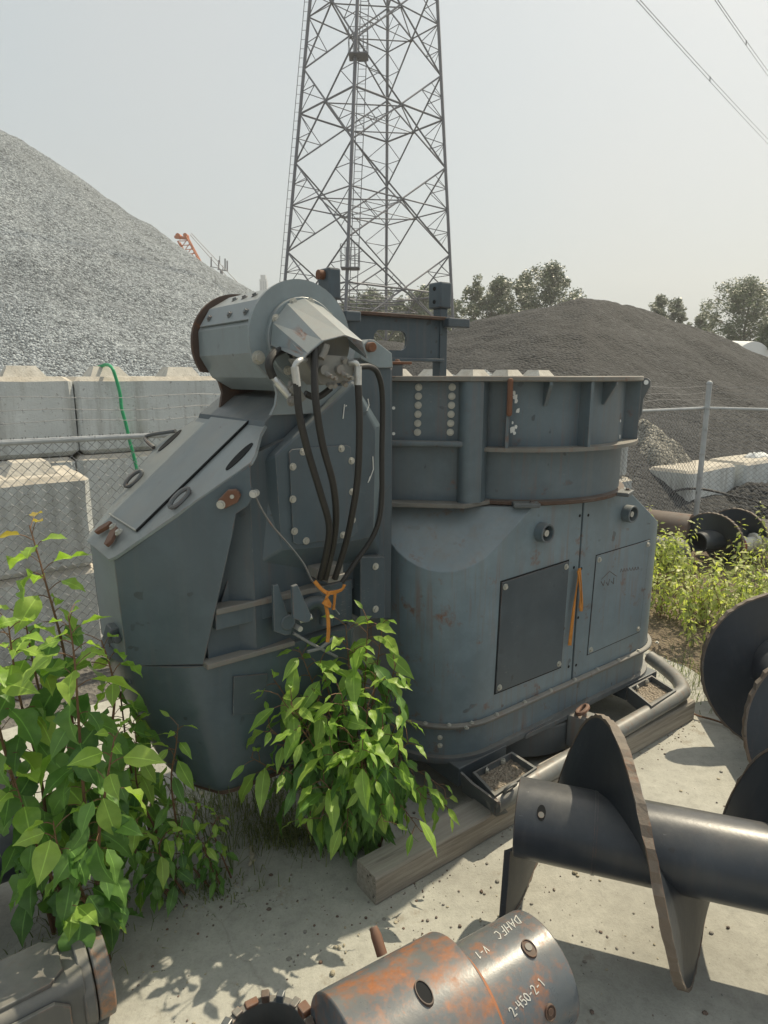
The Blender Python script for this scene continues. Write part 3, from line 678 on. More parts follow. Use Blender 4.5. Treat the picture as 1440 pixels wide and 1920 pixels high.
# ------------------------------------------------------------------ trees
def tree(px, ytop, wpx, Yd, label, mat, dens=1.0, lean=0.0, cfrac=0.72, seed=0, sparse=1.0):
    r_ = random.Random(seed); b = on(px, 705, Y=Yd); H = on(px, ytop, Y=Yd).z; W = wpx * Yd / 1200.0 / 2
    root = thing('tree', label, 'tree', (b.x, Yd, 0), 0, 'trees on the skyline')
    tk = MB(); pts = [Vector((b.x + lean * H * (q / 8) ** 2 + .12 * math.sin(q * 1.7 + seed), Yd, H * .94 * q / 8)) for q in range(9)]
    tk.tube(pts, [max(.03, .02 * H * (1 - q / 8.6)) for q in range(9)], 7)
    clumps = []
    nl = int(40 * dens)
    for q in range(nl):
        f = 1 - cfrac + cfrac * (q + r_.random()) / nl; f = min(f, .99)
        p = pts[0] + (pts[-1] - pts[0]) * f; prof = (math.sin(min(1, (f - (1 - cfrac)) / cfrac * .85 + .18) * math.pi) ** .7) * r_.uniform(.62, 1.08)
        az = q * 2.4 + r_.uniform(-.4, .4); L = W * prof
        e = p + Vector((math.cos(az) * L, math.sin(az) * L, L * r_.uniform(.25, .8)))
        tk.tube([p, (p + e) / 2 + ZZ * .05 * L, e], [.008 * H * (1.1 - f), .005 * H * (1.1 - f), .02], 4)
        for z in range(3): clumps.append((p + (e - p) * (1 - .33 * z) + Vector((r_.gauss(0, .25), r_.gauss(0, .25), r_.gauss(0, .25))), W * r_.uniform(.14, .27)))
    clumps.append((pts[-1], W * .25))
    tk.build('trunk', M_bark, root)
    cw = MB(); cw.col = []
    ls = Yd / 1200 * 2.6
    for (c, rr) in clumps:
        if r_.random() > .90 * sparse: continue
        for q in range(int(70 * dens)):
            d = Vector((r_.gauss(0, 1), r_.gauss(0, 1), r_.gauss(0, .8))); d = d.normalized() * rr * r_.random() ** .5
            p = c + d; a = Vector((r_.gauss(0, 1), r_.gauss(0, 1), r_.gauss(0, .7))).normalized(); bb = a.orthogonal().normalized(); s_ = ls * r_.uniform(.55, 1.25)
            cw.add([p - a * s_, p + bb * s_ * .55, p + a * s_, p - bb * s_ * .55], [(0, 1, 2, 3)]); cv = r_.random(); cw.col += [(cv, 0, 0, 1)] * 4
    cw.build('crown', mat, root)
TR = [(702, 541, 120, 72, 'pale hazy tree behind the pylon base, left one', M_leafT, 1.3), (792, 536, 115, 70, 'pale hazy tree behind the pylon base, right one by the rear post', M_leafT, 1.3), (655, 556, 80, 74, 'small pale tree at the left foot of the pylon', M_leafT, 1.1), (748, 560, 80, 75, 'low pale tree in the gap under the pylon', M_leafT, 1.1),
      (840, 556, 80, 72, 'low pale tree between the rear post and the slim light tree', M_leafT, 1.1), (884, 518, 72, 62, 'slim light green tree just right of the rear frame post', M_leafP, 1.0), (936, 510, 95, 62, 'dark tree left of the twin topped tall tree', M_leafT, 1.1), (978, 502, 85, 64, 'dark narrow tree in the middle of the dense clump', M_leafT, 1.1), (1022, 487, 128, 60, 'tallest dark tree of the dense clump left of the dark heap peak', M_leafT, 1.35),
      (1230, 548, 66, 62, 'left of two small trees over the right slope of the dark heap', M_leafT, .9), (1256, 554, 58, 63, 'right of two small trees over the right slope of the dark heap', M_leafT, .9), (1306, 578, 52, 64, 'smallest tree, alone left of the big right hand tree', M_leafP, .8),
      (1390, 523, 150, 52, 'big airy green tree at the right edge of the skyline', M_leafP, 1.5), (1442, 590, 60, 46, 'dark low tree cut off by the right photo edge', M_leafT, 1.0), (1352, 640, 60, 66, 'low bushy tree half hidden behind the dark heap at right', M_leafT, .8)]
for i, (px, yt, wp, yd, lab, mt, dn) in enumerate(TR): tree(px, yt, wp, yd, lab, mt, dn, 0.02 * ((i % 3) - 1), seed=i + 3)

# ================================================================== the machine
MC = fr(2.4, 2.78, 0)
mach = thing('drilling_machine', 'big blue grey steel drilling machine with ring housing, drum and chute, on a timber', 'machine', MC, math.atan2(U.y, U.x))
def part(mb, name, mat, parent=None, bevel=0.003, sharp=35): return mb.build(name, mat, parent or mach, bevel, sharp)
def onp(pts, **k): return [on(x, y, **k) for x, y in pts]
def rrect(s0, s1, e0, e1, r, n=10):
    pts = []
    for (cs, ce, a0) in ((s1 - r, e0 + r, -90), (s1 - r, e1 - r, 0), (s0 + r, e1 - r, 90), (s0 + r, e0 + r, 180)):
        for q in range(n + 1):
            a = R(a0 + 90 * q / n); pts.append((cs + r * math.cos(a), ce + r * math.sin(a)))
    return pts
def bolts(name, pts, mat, par, r):
    for p, n in pts:
        b = MB(); b.bolt(p, n, r); part(b, name, mat, par, 0)
# ---- cabinet: rounded box with cut corners, two cover halves either side of an open seam
CS0, CS1, CE0, CE1, CR = 1.95, 4.13, 2.16, 3.40, 0.38
def cutbox(pts, z0, z1, planes):
    bm = bmesh.new()
    lo = [bm.verts.new(fr(s, e, z0)) for s, e in pts]; hi = [bm.verts.new(fr(s, e, z1)) for s, e in pts]; n = len(pts)
    bm.faces.new(lo[::-1]); bm.faces.new(hi)
    for i in range(n): bm.faces.new((lo[i], lo[(i + 1) % n], hi[(i + 1) % n], hi[i]))
    for co, no in planes:
        r_ = bmesh.ops.bisect_plane(bm, geom=bm.verts[:] + bm.edges[:] + bm.faces[:], plane_co=co, plane_no=no, clear_outer=True)
        ed = [x for x in r_['geom_cut'] if isinstance(x, bmesh.types.BMEdge)]
        if ed: bmesh.ops.contextual_create(bm, geom=ed)
    bm.verts.index_update(); mb = MB(); v = [x.co.copy() for x in bm.verts]; f = [[y.index for y in x.verts] for x in bm.faces]; bm.free()
    mb.add(v, f, 0, True); return mb
k1, k2, kc = 0.666, 0.715, -1.702
def zl(s, e): return kc + k1 * s + k2 * e
def planes(front=True):
    P = []
    for (ss, ee) in ((1, 1), (-1, 1), (1, -1), (-1, -1)):
        f = lambda s, e: zl(s if ss > 0 else CS0 + CS1 - s, e if ee > 0 else CE0 + CE1 - e)
        a, b, c = [fr(s, e, f(s, e)) for s, e in ((2, 2.2), (3, 2.2), (2, 3))]
        n = (b - a).cross(c - a).normalized(); n = n if n.z > 0 else -n; P.append((a, n))
    return P
full = rrect(CS0, CS1, CE0, CE1, CR); SEAM = 3.035
seam_b = tofr(on(1072, 1270, e=CE0))[0]; seam_t = tofr(on(1095, 940, e=CE0))[0]; SEAM = (seam_b + seam_t) / 2
def clip_s(pts, lim, side):
    out_ = []; n = len(pts)
    for i in range(n):
        a, b = pts[i], pts[(i + 1) % n]; ia = (a[0] - lim) * side <= 0; ib = (b[0] - lim) * side <= 0
        if ia: out_.append(a)
        if ia != ib: f = (lim - a[0]) / (b[0] - a[0]); out_.append((lim, a[1] + (b[1] - a[1]) * f))
    return out_
HW = 0.0085
left_cov = part(cutbox(clip_s(full, SEAM - HW, 1), 0.455, 1.575, planes()), 'cover_half', M_door)
right_cov = part(cutbox(clip_s(full, SEAM + HW, -1), 0.455, 1.575, planes()), 'cover_half', M_door)
mb = MB(); mb.bf(SEAM - HW, SEAM + HW, CE0 + 0.06, CE1 - .1, 0.46, 1.55); part(mb, 'seam_core', M_dark, bevel=0)
# skirt, belt flange, lower lip
mb = MB(); sk = rrect(CS0 + .015, CS1 - .015, CE0 + .015, CE1 - .015, CR - .015, 12)
mb.prism([fr(s, e, 0.262) for s, e in sk], ZZ * 0.19, 0, True); skirt = part(mb, 'skirt', M_door)
mb = MB(); lp = []
def rr(off, z): return [fr(s, e, z) for s, e in rrect(CS0 - off, CS1 + off, CE0 - off, CE1 + off, CR + off, 12)]
mb.rings([rr(0.0, 0.447), rr(.028, 0.447), rr(.031, .452), rr(.031, .462), rr(.026, .467), rr(0.004, .469)], cap=False)
part(mb, 'belt_flange', M_rim, bevel=0)
mb = MB(); mb.rings([rr(0, .235), rr(.012, .238), rr(.016, .255), rr(.012, .272), rr(-.012, .275)], cap=True); part(mb, 'lower_lip', M_skid, bevel=0)
bl_ = [(fr(2.15 + q * 0.225, CE0 - .016, 0.469), ZZ) for q in range(9)]
for q in range(1, 5):
    a = R(180 + 90 * q / 5); bl_.append((fr(CS0 + CR + (CR + .016) * math.cos(a), CE0 + CR + (CR + .016) * math.sin(a), .469), ZZ))
bolts('belt_bolt', bl_, M_bolt, mach, .009)
bolts('skirt_bolt', [(on(825, y, e=2.20), Vector((-.1, -1, 0))) for y in (1383, 1398)], M_bolt, skirt, .009)
# panels
def panel(pts, e, th, name, mat, gap=0.007, par=None, inset=24):
    q = onp(pts, e=e); c = sum(q, Vector()) / len(q)
    g_ = MB(); big = [p + (p - c).normalized() * gap * 1.6 for p in q]; g_.prism([p - N * .004 for p in big], N * .0065); 
    pn = MB(); pn.prism([p - N * .002 for p in q], N * (th + .002)); o = part(pn, name, mat, par, .002)
    part(g_, 'panel_gasket', M_dark, o, 0)
    bolts('panel_bolt', [(p + (c - p).normalized() * .036 + N * th, N) for p in q], M_bolt, o, .012); return o
panel([(940, 1092), (1065, 1052), (1050, 1250), (928, 1299)], CE0, .007, 'access_panel', M_panel)
panel([(1118, 1042), (1218, 1012), (1198, 1184), (1101, 1227)], CE0, .005, 'access_panel', M_door, .004)
# round sockets with a bolt inside
for (x, y) in ((1013, 997), (1173, 962)):
    c = on(x, y, e=CE0); mb = MB(); mb.pipe(c - N * .01, c + N * .055, .053, .043, 28); o = part(mb, 'round_socket', M_ring, bevel=.002)
    b = MB(); b.cyl(c - N * .005, c + N * .045, .018, n=14); part(b, 'socket_bolt', M_bolt, o, 0)
    d_ = MB(); d_.cyl(c + N * 0.0, c + N * .004, .043, n=20); part(d_, 'socket_base', M_dark, o, 0)
mb = MB()
for (x, y) in ((1087, 967), (1103, 966), (1076, 1064), (1090, 1066), (1072, 1160), (1084, 1158), (1066, 1250), (1080, 1247)):
    c = on(x, y, e=CE0); mb.cyl(c - N * .004, c + N * .0012, .009, n=14)
part(mb, 'fastener_holes', M_dark, bevel=0)
# hand painted pencil marks on the right panel: a little house outline and a short rubbed line of scribble
mb = MB()
def scrib(pts, r=.0022, e=CE0 - .0055): mb.tube(onp(pts, e=e), r, 4)
scrib([(1128, 1086), (1143, 1071), (1156, 1080)]); scrib([(1127, 1090), (1131, 1098), (1134, 1088)]); scrib([(1137, 1092), (1140, 1098), (1143, 1086)]); scrib([(1146, 1090), (1150, 1095), (1151, 1083)])
for q in range(7): scrib([(1163 + q * 5.2, 1073 - q * .7), (1165 + q * 5.2, 1066 - q * .6), (1167 + q * 5.2, 1072 - q * .7)], .0016)
part(mb, 'chalk_scribble', M_rustdark, bevel=0)
# ---- ring housing
RC = Vector((0.755, 4.05, 0))
def arc(r, a0, a1, z, n=64): return [RC + Vector((r * math.sin(R(a0 + (a1 - a0) * q / n)), -r * math.cos(R(a0 + (a1 - a0) * q / n)), z)) for q in range(n + 1)]
def rad(az, r, z): return RC + Vector((r * math.sin(R(az)), -r * math.cos(R(az)), z))
mb = MB(); full_r = lambda r, z, n=96: [RC + Vector((r * math.sin(2 * math.pi * q / n), -r * math.cos(2 * math.pi * q / n), z)) for q in range(n)]
mb.rings([full_r(.704, 1.60), full_r(.704, 2.225), full_r(.62, 2.225), full_r(.62, 1.60)], closed=True); wallr = part(mb, 'ring_wall', M_ring, bevel=0)
mb = MB(); mb.rings([full_r(.60, 2.222), full_r(.79, 2.222), full_r(.795, 2.228), full_r(.795, 2.245), full_r(.79, 2.25), full_r(.60, 2.25)], closed=True); part(mb, 'top_flange', M_rim, bevel=0)
mb = MB(); mb.rings([full_r(.70, 1.868), full_r(.79, 1.868), full_r(.79, 1.888), full_r(.70, 1.888)], closed=True); part(mb, 'middle_flange', M_rim, bevel=0)
mb = MB(); mb.rings([full_r(.5, 1.577), full_r(.725, 1.577), full_r(.735, 1.585), full_r(.735, 1.600), full_r(.705, 1.606), full_r(.5, 1.606)], closed=True); part(mb, 'bottom_flange', M_rustdark, bevel=0)
mb = MB(); mb.cyl(RC + ZZ * 1.9, RC + ZZ * 1.95, .63, n=48); part(mb, 'inner_floor', M_ring, bevel=0)
def az_of(px, py, r):
    d = ray(px, py); dx, dy = d.x, d.y; A = dx * dx + dy * dy; B = -2 * (dx * RC.x + dy * RC.y); C_ = RC.x ** 2 + RC.y ** 2 - r * r
    t = (-B - math.sqrt(max(0, B * B - 4 * A * C_))) / (2 * A); p = d * t; return math.degrees(math.atan2(p.x - RC.x, -(p.y - RC.y)))
for (x, full_) in ((952, 1), (1108, 1), (1200, 1), (1034, 0), (1158, 0)):
    a = az_of(min(x, 1203), 780 if full_ else 720, .785); mb = MB(); t = rad(a + 90, 1, 0) - RC; hw = t * .009
    if full_: pl = [rad(a, .70, 1.888), rad(a, .785, 1.888), rad(a, .785, 2.222), rad(a, .70, 2.222)]
    else: pl = [rad(a, .70, 2.10), rad(a, .718, 2.10), rad(a, .785, 2.205), rad(a, .785, 2.222), rad(a, .70, 2.222)]
    mb.prism([p - hw for p in pl], hw * 2); part(mb, 'gusset', M_ring, bevel=.002)
a = az_of(957, 720, .80); mb = MB(); mb.hexa(rad(a, .77, 2.05) - (rad(a + 90, 1, 0) - RC) * .014, (rad(a + 90, 1, 0) - RC) * .028, (rad(a, 1, 0) - RC) * .045, ZZ * .19); part(mb, 'rusty_lug', M_rust, bevel=.012)
# paint chips
mb = MB()
for (x, y, w_) in ((964, 737, 4), (966, 745, 6), (968, 752, 4), (971, 771, 5), (961, 793, 3), (967, 800, 4), (960, 806, 6), (965, 812, 4), (738, 765, 4), (738, 813, 4), (1163, 790, 3), (1162, 818, 4)):
    if x < 800: c = on(x, y, Y=3.325); mb.cyl(c, c - Vector((0, .003, 0)), w_ * .0022, n=7); continue
    a = az_of(x, y, .7045); d = ray(x, y); t = (rad(a, .7045, 0).y) / d.y; z = CAM_H + d.z * t; p = rad(a, .7035, z); mb.prism([p + (rad(a + 90, 1, 0) - RC) * (w_ * .0024 * math.cos(q) * rng.uniform(.6, 1.2)) + ZZ * (w_ * .0036 * math.sin(q) * rng.uniform(.5, 1.2)) for q in (0, .9, 1.9, 2.8, 3.9, 5.2)], (rad(a, 1, 0) - RC) * .003)
part(mb, 'paint_chips', M_white, bevel=0)['kind'] = 'stuff'
# right hand lifting eye
pl = [Vector((p.x, p.y, p.z)) for p in onp([(1196, 708), (1213, 708), (1220, 714), (1219, 724), (1206, 748), (1203, 775), (1196, 790)], Y=3.99)]
mb = MB(); mb.prism(pl, Vector((.012, .02, 0))); o = part(mb, 'lifting_eye', M_skid, bevel=.002)
c = on(1211, 717, Y=3.985); mb = MB(); mb.cyl(c, c - Vector((.0, .006, 0)), .014, n=14); part(mb, 'eye_hole', M_tent, o, 0)
for (x, y, e_) in ((752, 0, 0),): pass
for (x, y) in ((985, 947), (1168, 913)):
    a = az_of(x, y, .745); mb = MB(); tt = rad(a + 90, 1, 0) - RC; rr_ = rad(a, 1, 0) - RC
    mb.hexa(rad(a, .69, 1.578) - tt * .07, tt * .14, rr_ * .105, ZZ * .024); o = part(mb, 'clamp_plate', M_skid, bevel=.006)
    b = MB(); b.bolt(rad(a, .765, 1.602) + tt * .03, ZZ, .012); part(b, 'clamp_bolt', M_rustdark, o, 0)
# ---- flat bolted plate and shelves joining ring and column
W = lambda x, y, z: Vector((x, y, z))
mb = MB(); mb.prism([W(.03, 3.345, 1.605), W(.43, 3.30, 1.605), W(.43, 3.36, 1.605), W(.03, 3.42, 1.605)], ZZ * .617); bp = part(mb, 'bolted_plate', M_ring)
for (xa, xb) in ((785, 848),):
    for q in range(6):
        for x, dy in ((xa - q * .45, 0), (xb - q * .75, 1)):
            y = 726 + q * 16.9; p = on(x, y, pl=(W(.03, 3.343, 0), Vector((.112, .994, 0)))); nn = Vector((-.11, -.99, 0)); mb = MB(); mb.cyl(p, p + nn * .006, .0185, n=16); mb.cyl(p + nn * .006, p + nn * .02, .0115, n=6, smooth=False); part(mb, 'flange_bolt', M_bolt, bp, 0)
mb = MB(); mb.prism([W(.022, 3.34, 1.895), W(.40, 3.29, 1.895), W(.40, 3.24, 1.895), W(.022, 3.29, 1.895)], ZZ * .03); part(mb, 'middle_shelf', M_ring, bevel=.01)
mb = MB(); mb.prism([W(.004, 3.265, 1.584), W(.41, 3.21, 1.584), W(.56, 3.33, 1.584), W(.62, 3.6, 1.584), W(.004, 3.6, 1.584)], ZZ * .022); part(mb, 'lower_shelf', M_rim, bevel=.003)
mb = MB(); mb.prism([W(.004, 3.27, 2.224), W(.43, 3.22, 2.224), W(.62, 3.28, 2.224), W(.62, 3.7, 2.224), W(.004, 3.7, 2.224)], ZZ * .025); part(mb, 'top_shelf', M_rim, bevel=.003)
mb = MB(); cx_, cy_ = .445, 3.285; pts = [W(.395, 3.33, 0)] + [W(.425 + .045 * math.cos(R(a)), 3.285 + .05 * math.sin(R(a)), 0) for a in range(180, 300, 15)] + [W(.50, 3.262, 0), W(.535, 3.33, 0), W(.53, 3.42, 0), W(.40, 3.42, 0)]
mb.prism([p + ZZ * 1.606 for p in pts], ZZ * .617, 0, True); part(mb, 'corner_pillar', M_ring, bevel=0)
mb = MB(); mb.box(.03, .5, 3.42, 3.75, 1.606, 2.224); part(mb, 'rear_web', M_ring)
# small stub with rusty plate on the top flange
mb = MB(); c = on(745, 690, e=2.9); mb.box(c.x - .03, c.x + .03, c.y - .03, c.y + .03, 2.245, c.z + .02); o = part(mb, 'stub_post', M_skid)
b = MB(); b.hexa(Vector((c.x - .05, c.y - .05, c.z + .02)), (.13, .02, 0), (0, .08, 0), (0, 0, .014)); b.bolt(Vector((c.x, c.y, c.z + .034)), ZZ, .014); part(b, 'stub_cap', M_rust, o)

# ---- hopper: casing, raised face, bolt plate
E1 = 2.42
side = onp([(412, 1140), (437, 1050), (452, 950), (470, 885), (497, 790), (545, 748), (600, 735), (660, 690), (690, 650), (718, 655), (733, 668), (735, 905), (722, 925), (718, 1100), (640, 1105)], e=E1)
mb = MB(); mb.prism(side, -N * .72); part(mb, 'hopper_casing', M_paint, bevel=.004)
outer = onp([(655, 702), (478, 868), (437, 1086), (606, 1068), (712, 1040), (716, 800)], e=E1 - .001)
inner = onp([(664, 716), (516, 852), (528, 1032), (600, 1026), (700, 1006), (704, 800)], e=E1 - .085)
mb = MB(); mb.rings([outer, inner], smooth=False); part(mb, 'raised_face', M_clean, bevel=.012)
bpl = onp([(546, 842), (648, 834), (655, 838), (668, 997), (660, 1005), (556, 1021), (548, 1016), (540, 848)], e=E1 - .086)
mb = MB(); mb.prism(bpl, N * .010); bpo = part(mb, 'inspection_plate', M_clean, bevel=.002)
bolts('plate_bolt', [(on(x, y, e=E1 - .097), N) for x, y in ((568, 847), (640, 841), (549, 875), (659, 864), (549, 936), (660, 922), (552, 996), (661, 975), (574, 1014), (643, 1003))], M_bolt, bpo, .011)
mb = MB()
for pts in (((688, 770), (692, 760), (690, 748)), ((699, 856), (700, 880), (692, 902)), ((694, 893), (690, 905)), ((646, 758), (643, 785)), ((650, 760), (648, 762))): mb.tube(onp(pts, e=E1 - .088), .0022, 4)
part(mb, 'paint_scratch', M_white, bevel=0)
# column at the right of the hopper with its sloping cheek plate and pin
mb = MB(); mb.prism(onp([(694, 716), (736, 690), (736, 905), (733, 1160), (690, 1160)], e=2.46), -N * .5); part(mb, 'column', M_paint, bevel=.006)
cheek = onp([(676, 672), (682, 645), (692, 636), (702, 637), (735, 662), (737, 690), (710, 690)], e=2.40)
mb = MB(); mb.prism(cheek, -N * .06); o = part(mb, 'cheek_plate', M_cover, bevel=.004)
c = on(692, 651, e=2.398); mb = MB(); mb.cyl(c, c + N * .03, .022, n=18); part(mb, 'cheek_pin', M_rust, o, .003)
mb = MB(); mb.prism(onp([(676, 1044), (722, 1044), (722, 1160), (676, 1160)], e=2.36), -N * .1); o = part(mb, 'foot_bracket', M_paint, bevel=.004)
bolts('bracket_bolt', [(on(704, y, e=2.358), N) for y in (1062, 1142)], M_bolt, o, .012)
# recess with ledges under the raised face
mb = MB(); mb.bf(.90, 1.62, 2.40, 3.1, 1.10, 1.31); part(mb, 'recess_panel', M_paint, bevel=.003)
zU = 1.315
p0, p1 = tofr(on(404, 1142, e=2.36)), tofr(on(606, 1090, e=2.36))
mb = MB(); mb.bf(p0[0], p1[0], 2.352, 2.43, 1.305, 1.33); part(mb, 'upper_ledge', M_rim, bevel=.004)
mb = MB(); mb.bf(p0[0], p1[0], 2.366, 2.43, 1.235, 1.305); part(mb, 'ledge_fascia', M_clean, bevel=.004)
q0, q1 = tofr(on(384, 1246, e=2.37)), tofr(on(548, 1194, e=2.37))
mb = MB(); mb.bf(q0[0], q1[0], 2.345, 2.42, 1.085, 1.108); part(mb, 'lower_ledge', M_rim, bevel=.004)
# pin bracket
for (a, b) in (((512, 1102), (548, 1186)), ((548, 1106), (584, 1162))):
    sA = tofr(on(*a, e=2.33))[0]; mb = MB(); x0, x1 = a[0], b[0]
    pts = onp([(x0, 1098 if x0 < 530 else 1100), (x0 + 10, 1096), (b[0], b[1] - 8), (b[0] - 3, b[1] + 4), (b[0] - 12, b[1] + 6), (x0 + 2, b[1] - 2)], e=2.30 if x0 < 530 else 2.22)
    mb.prism(pts, -N * .018); part(mb, 'pin_bracket', M_clean, bevel=.003)
c = on(538, 1166, e=2.31); mb = MB(); mb.cyl(c - N * .1, c + N * .015, .034, n=24); o = part(mb, 'pin_boss', M_clean, bevel=.004)
c2 = on(559, 1177, e=2.29); mb = MB(); mb.cyl(c2 - N * .05, c2 + N * .02, .012, n=14); mb.cyl(c2 - N * .02 + U * .02 + ZZ * .02, c2 + U * .07 + ZZ * .035, .012, n=12); part(mb, 'retaining_bolt', M_silver, bevel=0)
mb = MB(); mb.tube(smooth_path(onp([(560, 1150), (580, 1132), (600, 1130), (612, 1145), (610, 1170)], e=2.34)), .03, 12); part(mb, 'bent_pipe', M_paint, bevel=0)
mb = MB(); mb.tube(onp([(550, 1187), (580, 1205), (632, 1232)], e=2.3), .007, 6); mb.tube(onp([(576, 1222), (600, 1216), (628, 1194)], e=2.3), .008, 6); part(mb, 'linkage_rod', M_wire, bevel=0)
mb = MB(); mb.prism(onp([(608, 1150), (640, 1150), (640, 1250), (608, 1250)], e=2.5), -N * .3); part(mb, 'lower_column', M_paint)

# ---- chute: side plates, end plate, lid
slope = 0.827
def zlid(s): return 1.550 + slope * (s - 0.603)
LN = (ZZ - U * slope).normalized(); LP = fr(0.603, 2.7, 1.550)
def onlid(x, y, off=0.0): return on(x, y, pl=(LP + LN * off, LN))
near = onp([(213, 1045), (469, 872), (471, 912), (475, 929), (464, 949), (442, 964), (435, 1004), (381, 1246), (239, 1249)], pl=(Vector((0, 2.43, 0)), Vector((0, 1, 0))))
mb = MB(); mb.prism(near, Vector((0, .014, 0))); part(mb, 'side_plate', M_clean, bevel=.002)
def mirror(p): s, e, z = tofr(p); return fr(s, 5.56 - e, z)
mb = MB(); mb.prism([mirror(p) for p in near], mirror(Vector((0, .014, 0))) - mirror(Vector())); part(mb, 'side_plate', M_clean, bevel=.002)
tipA = [near[0] + Vector((-.004, .006, 0)), near[-1] + Vector((-.004, .006, 0))]
mb = MB(); mb.prism([tipA[0], tipA[1], mirror(tipA[1]), mirror(tipA[0])], U * .012); part(mb, 'end_plate', M_cover, bevel=.003)
# inner chute body
mb = MB(); fp = [(.635, 2.68), (.635, 2.88), (1.05, 3.18), (1.6, 3.2), (1.6, 2.45), (1.10, 2.36)]
lo_ = [fr(s, e, 1.09) for s, e in fp]; hi_ = [fr(s, e, min(zlid(s) - .03, 2.1)) for s, e in fp]; mb.rings([lo_, hi_], smooth=False); part(mb, 'chute_body', M_dark if False else M_paint, bevel=0)
lid_near = [onlid(x, y) for x, y in ((203, 1049), (215, 1044), (470, 867), (478, 852), (488, 815), (500, 792), (508, 769))]
for i in range(len(lid_near)):
    s, e, z = tofr(lid_near[i]); lid_near[i] = fr(s, e, zlid(s))
lid = lid_near + [mirror(p) for p in lid_near][::-1]
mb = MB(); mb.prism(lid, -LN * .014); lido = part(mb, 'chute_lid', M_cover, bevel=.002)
# centre cover of the lid, oval holes, lifting links, latches
cc = [onlid(x, y, .001) for x, y in ((257, 997), (476, 783))]
def mlid(p): return mirror(p)
quad = [cc[0], cc[1], mirror(cc[1]), mirror(cc[0])]
mb = MB(); mb.prism(quad, LN * .006); part(mb, 'lid_cover', M_cover, lido, .001)
mb = MB(); d_ = (cc[1] - cc[0]).normalized(); wv = d_.cross(LN).normalized() * .004; mb.prism([cc[0] - wv, cc[1] - wv, cc[1] + wv * 1.6, cc[0] + wv * 1.6], LN * .0085); part(mb, 'lid_seam', M_dark, lido, 0)
mb = MB(); d0 = (mirror(cc[0]) - cc[0]).normalized(); mb.tube([cc[0] + LN * .008, mirror(cc[0]) + LN * .008], .004, 6); part(mb, 'lid_stop', M_bolt, lido, 0)
oc = onlid(449, 856, .001); od = (onlid(462, 843) - onlid(436, 870)).normalized(); ow = LN.cross(od)
for fl in (0, 1):
    pts = [oc + od * (.078 * math.cos(q * math.pi / 14)) + ow * (.03 * math.sin(q * math.pi / 14)) for q in range(28)]
    if fl: pts = [mirror(p) for p in pts]
    mb = MB(); mb.prism(pts, LN * .0025); part(mb, 'oval_hole', M_dark, lido, 0)
def ring_link(name, c, ax, lng, wd, r, mat, par):
    ax = ax.normalized(); sd = LN.cross(ax); pts = []
    for q in range(20):
        t = 2 * math.pi * q / 20; pts.append(c + ax * (lng * math.cos(t)) + LN * (wd * math.sin(t) + wd) * .9 + sd * (wd * math.sin(t)) * .6)
    mb = MB(); loops = []
    n = len(pts)
    for i in range(n):
        t = (pts[(i + 1) % n] - pts[i - 1]).normalized(); x = LN.cross(t).normalized(); y = t.cross(x)
        loops.append([pts[i] + (x * math.cos(k * math.pi / 4) + y * math.sin(k * math.pi / 4)) * r for k in range(8)])
    mb.rings(loops, closed=True); return part(mb, name, mat, par, 0)
lk = onlid(341, 938, .004); ring_link('lifting_link', lk, onlid(352, 928) - onlid(330, 950), .050, .015, .010, M_skid, lido)
ring_link('lifting_link', mirror(lk), mirror(onlid(352, 928)) - mirror(onlid(330, 950)), .050, .015, .010, M_skid, lido)
def strip(mb, a, b, wid, th, off=.0):
    d = (b - a).normalized(); wv = LN.cross(d).normalized() * wid; a2, b2 = a + LN * off, b + LN * off
    pts = [a2 - d * wid * .6 - wv * .5, a2 - d * wid - wv * 0, a2 - d * wid * .6 + wv * .5, a2 + wv, b2 + wv, b2 + d * wid * .6 + wv * .5, b2 + d * wid, b2 + d * wid * .6 - wv * .5, b2 - wv, a2 - wv]; mb.prism(pts, LN * th)
for (a, b) in (((192, 1001), (211, 990)), ((211, 1024), (222, 1000))):
    mb = MB(); strip(mb, onlid(*a), onlid(*b), .020, .018, .012); o = part(mb, 'rusty_latch', M_rust, lido, .003)
    b_ = MB(); b_.bolt(onlid(b[0] + 1, b[1] - 2, .03), LN, .012); part(b_, 'latch_bolt', M_bolt, o, 0)
pn_ = Vector((0, -1, 0)); pc = on(438, 929, Y=2.426); pd = on(417, 944, Y=2.426); dd = (pd - pc).normalized(); pw = Vector((dd.z, 0, -dd.x)) * .026
mb = MB(); mb.prism([pc + pw * 1.15, pc - dd * .026 + pw * .6, pc - dd * .03, pc - dd * .026 - pw * .6, pc - pw * 1.15, pd - pw * .8, pd + dd * .014, pd + pw * .8], pn_ * .022); o = part(mb, 'side_latch', M_rust, bevel=.004)
bolts('latch_bolt', [(pd + pn_ * .022, pn_)], M_bolt, o, .012)
mb = MB(); mb.cyl(pc + pn_ * .02, pc + pn_ * .03, .008, n=10); part(mb, 'latch_pivot', M_bolt, o, 0)
mb = MB(); mb.bolt(on(475, 926, Y=2.424), pn_, .011); mb.bolt(on(480, 924, Y=2.44), pn_, .010); part(mb, 'cable_clamp', M_silver, bevel=0)
mb = MB(); mb.tube(smooth_path(onp([(478, 927), (487, 948), (510, 985), (545, 1025), (570, 1058), (583, 1085), (595, 1102)], e=2.28) + onp([(617, 1128), (636, 1152)], e=2.26)), .0042, 6); part(mb, 'steel_cable', M_skid, bevel=0)
# far side lifting handle seen over the lid
mb = MB(); mb.tube(smooth_path([mirror(onlid(470, 835, .01)), mirror(onlid(455, 862, .05)), mirror(onlid(438, 880, .01))]), .01, 8); part(mb, 'grab_handle', M_skid, lido, 0)
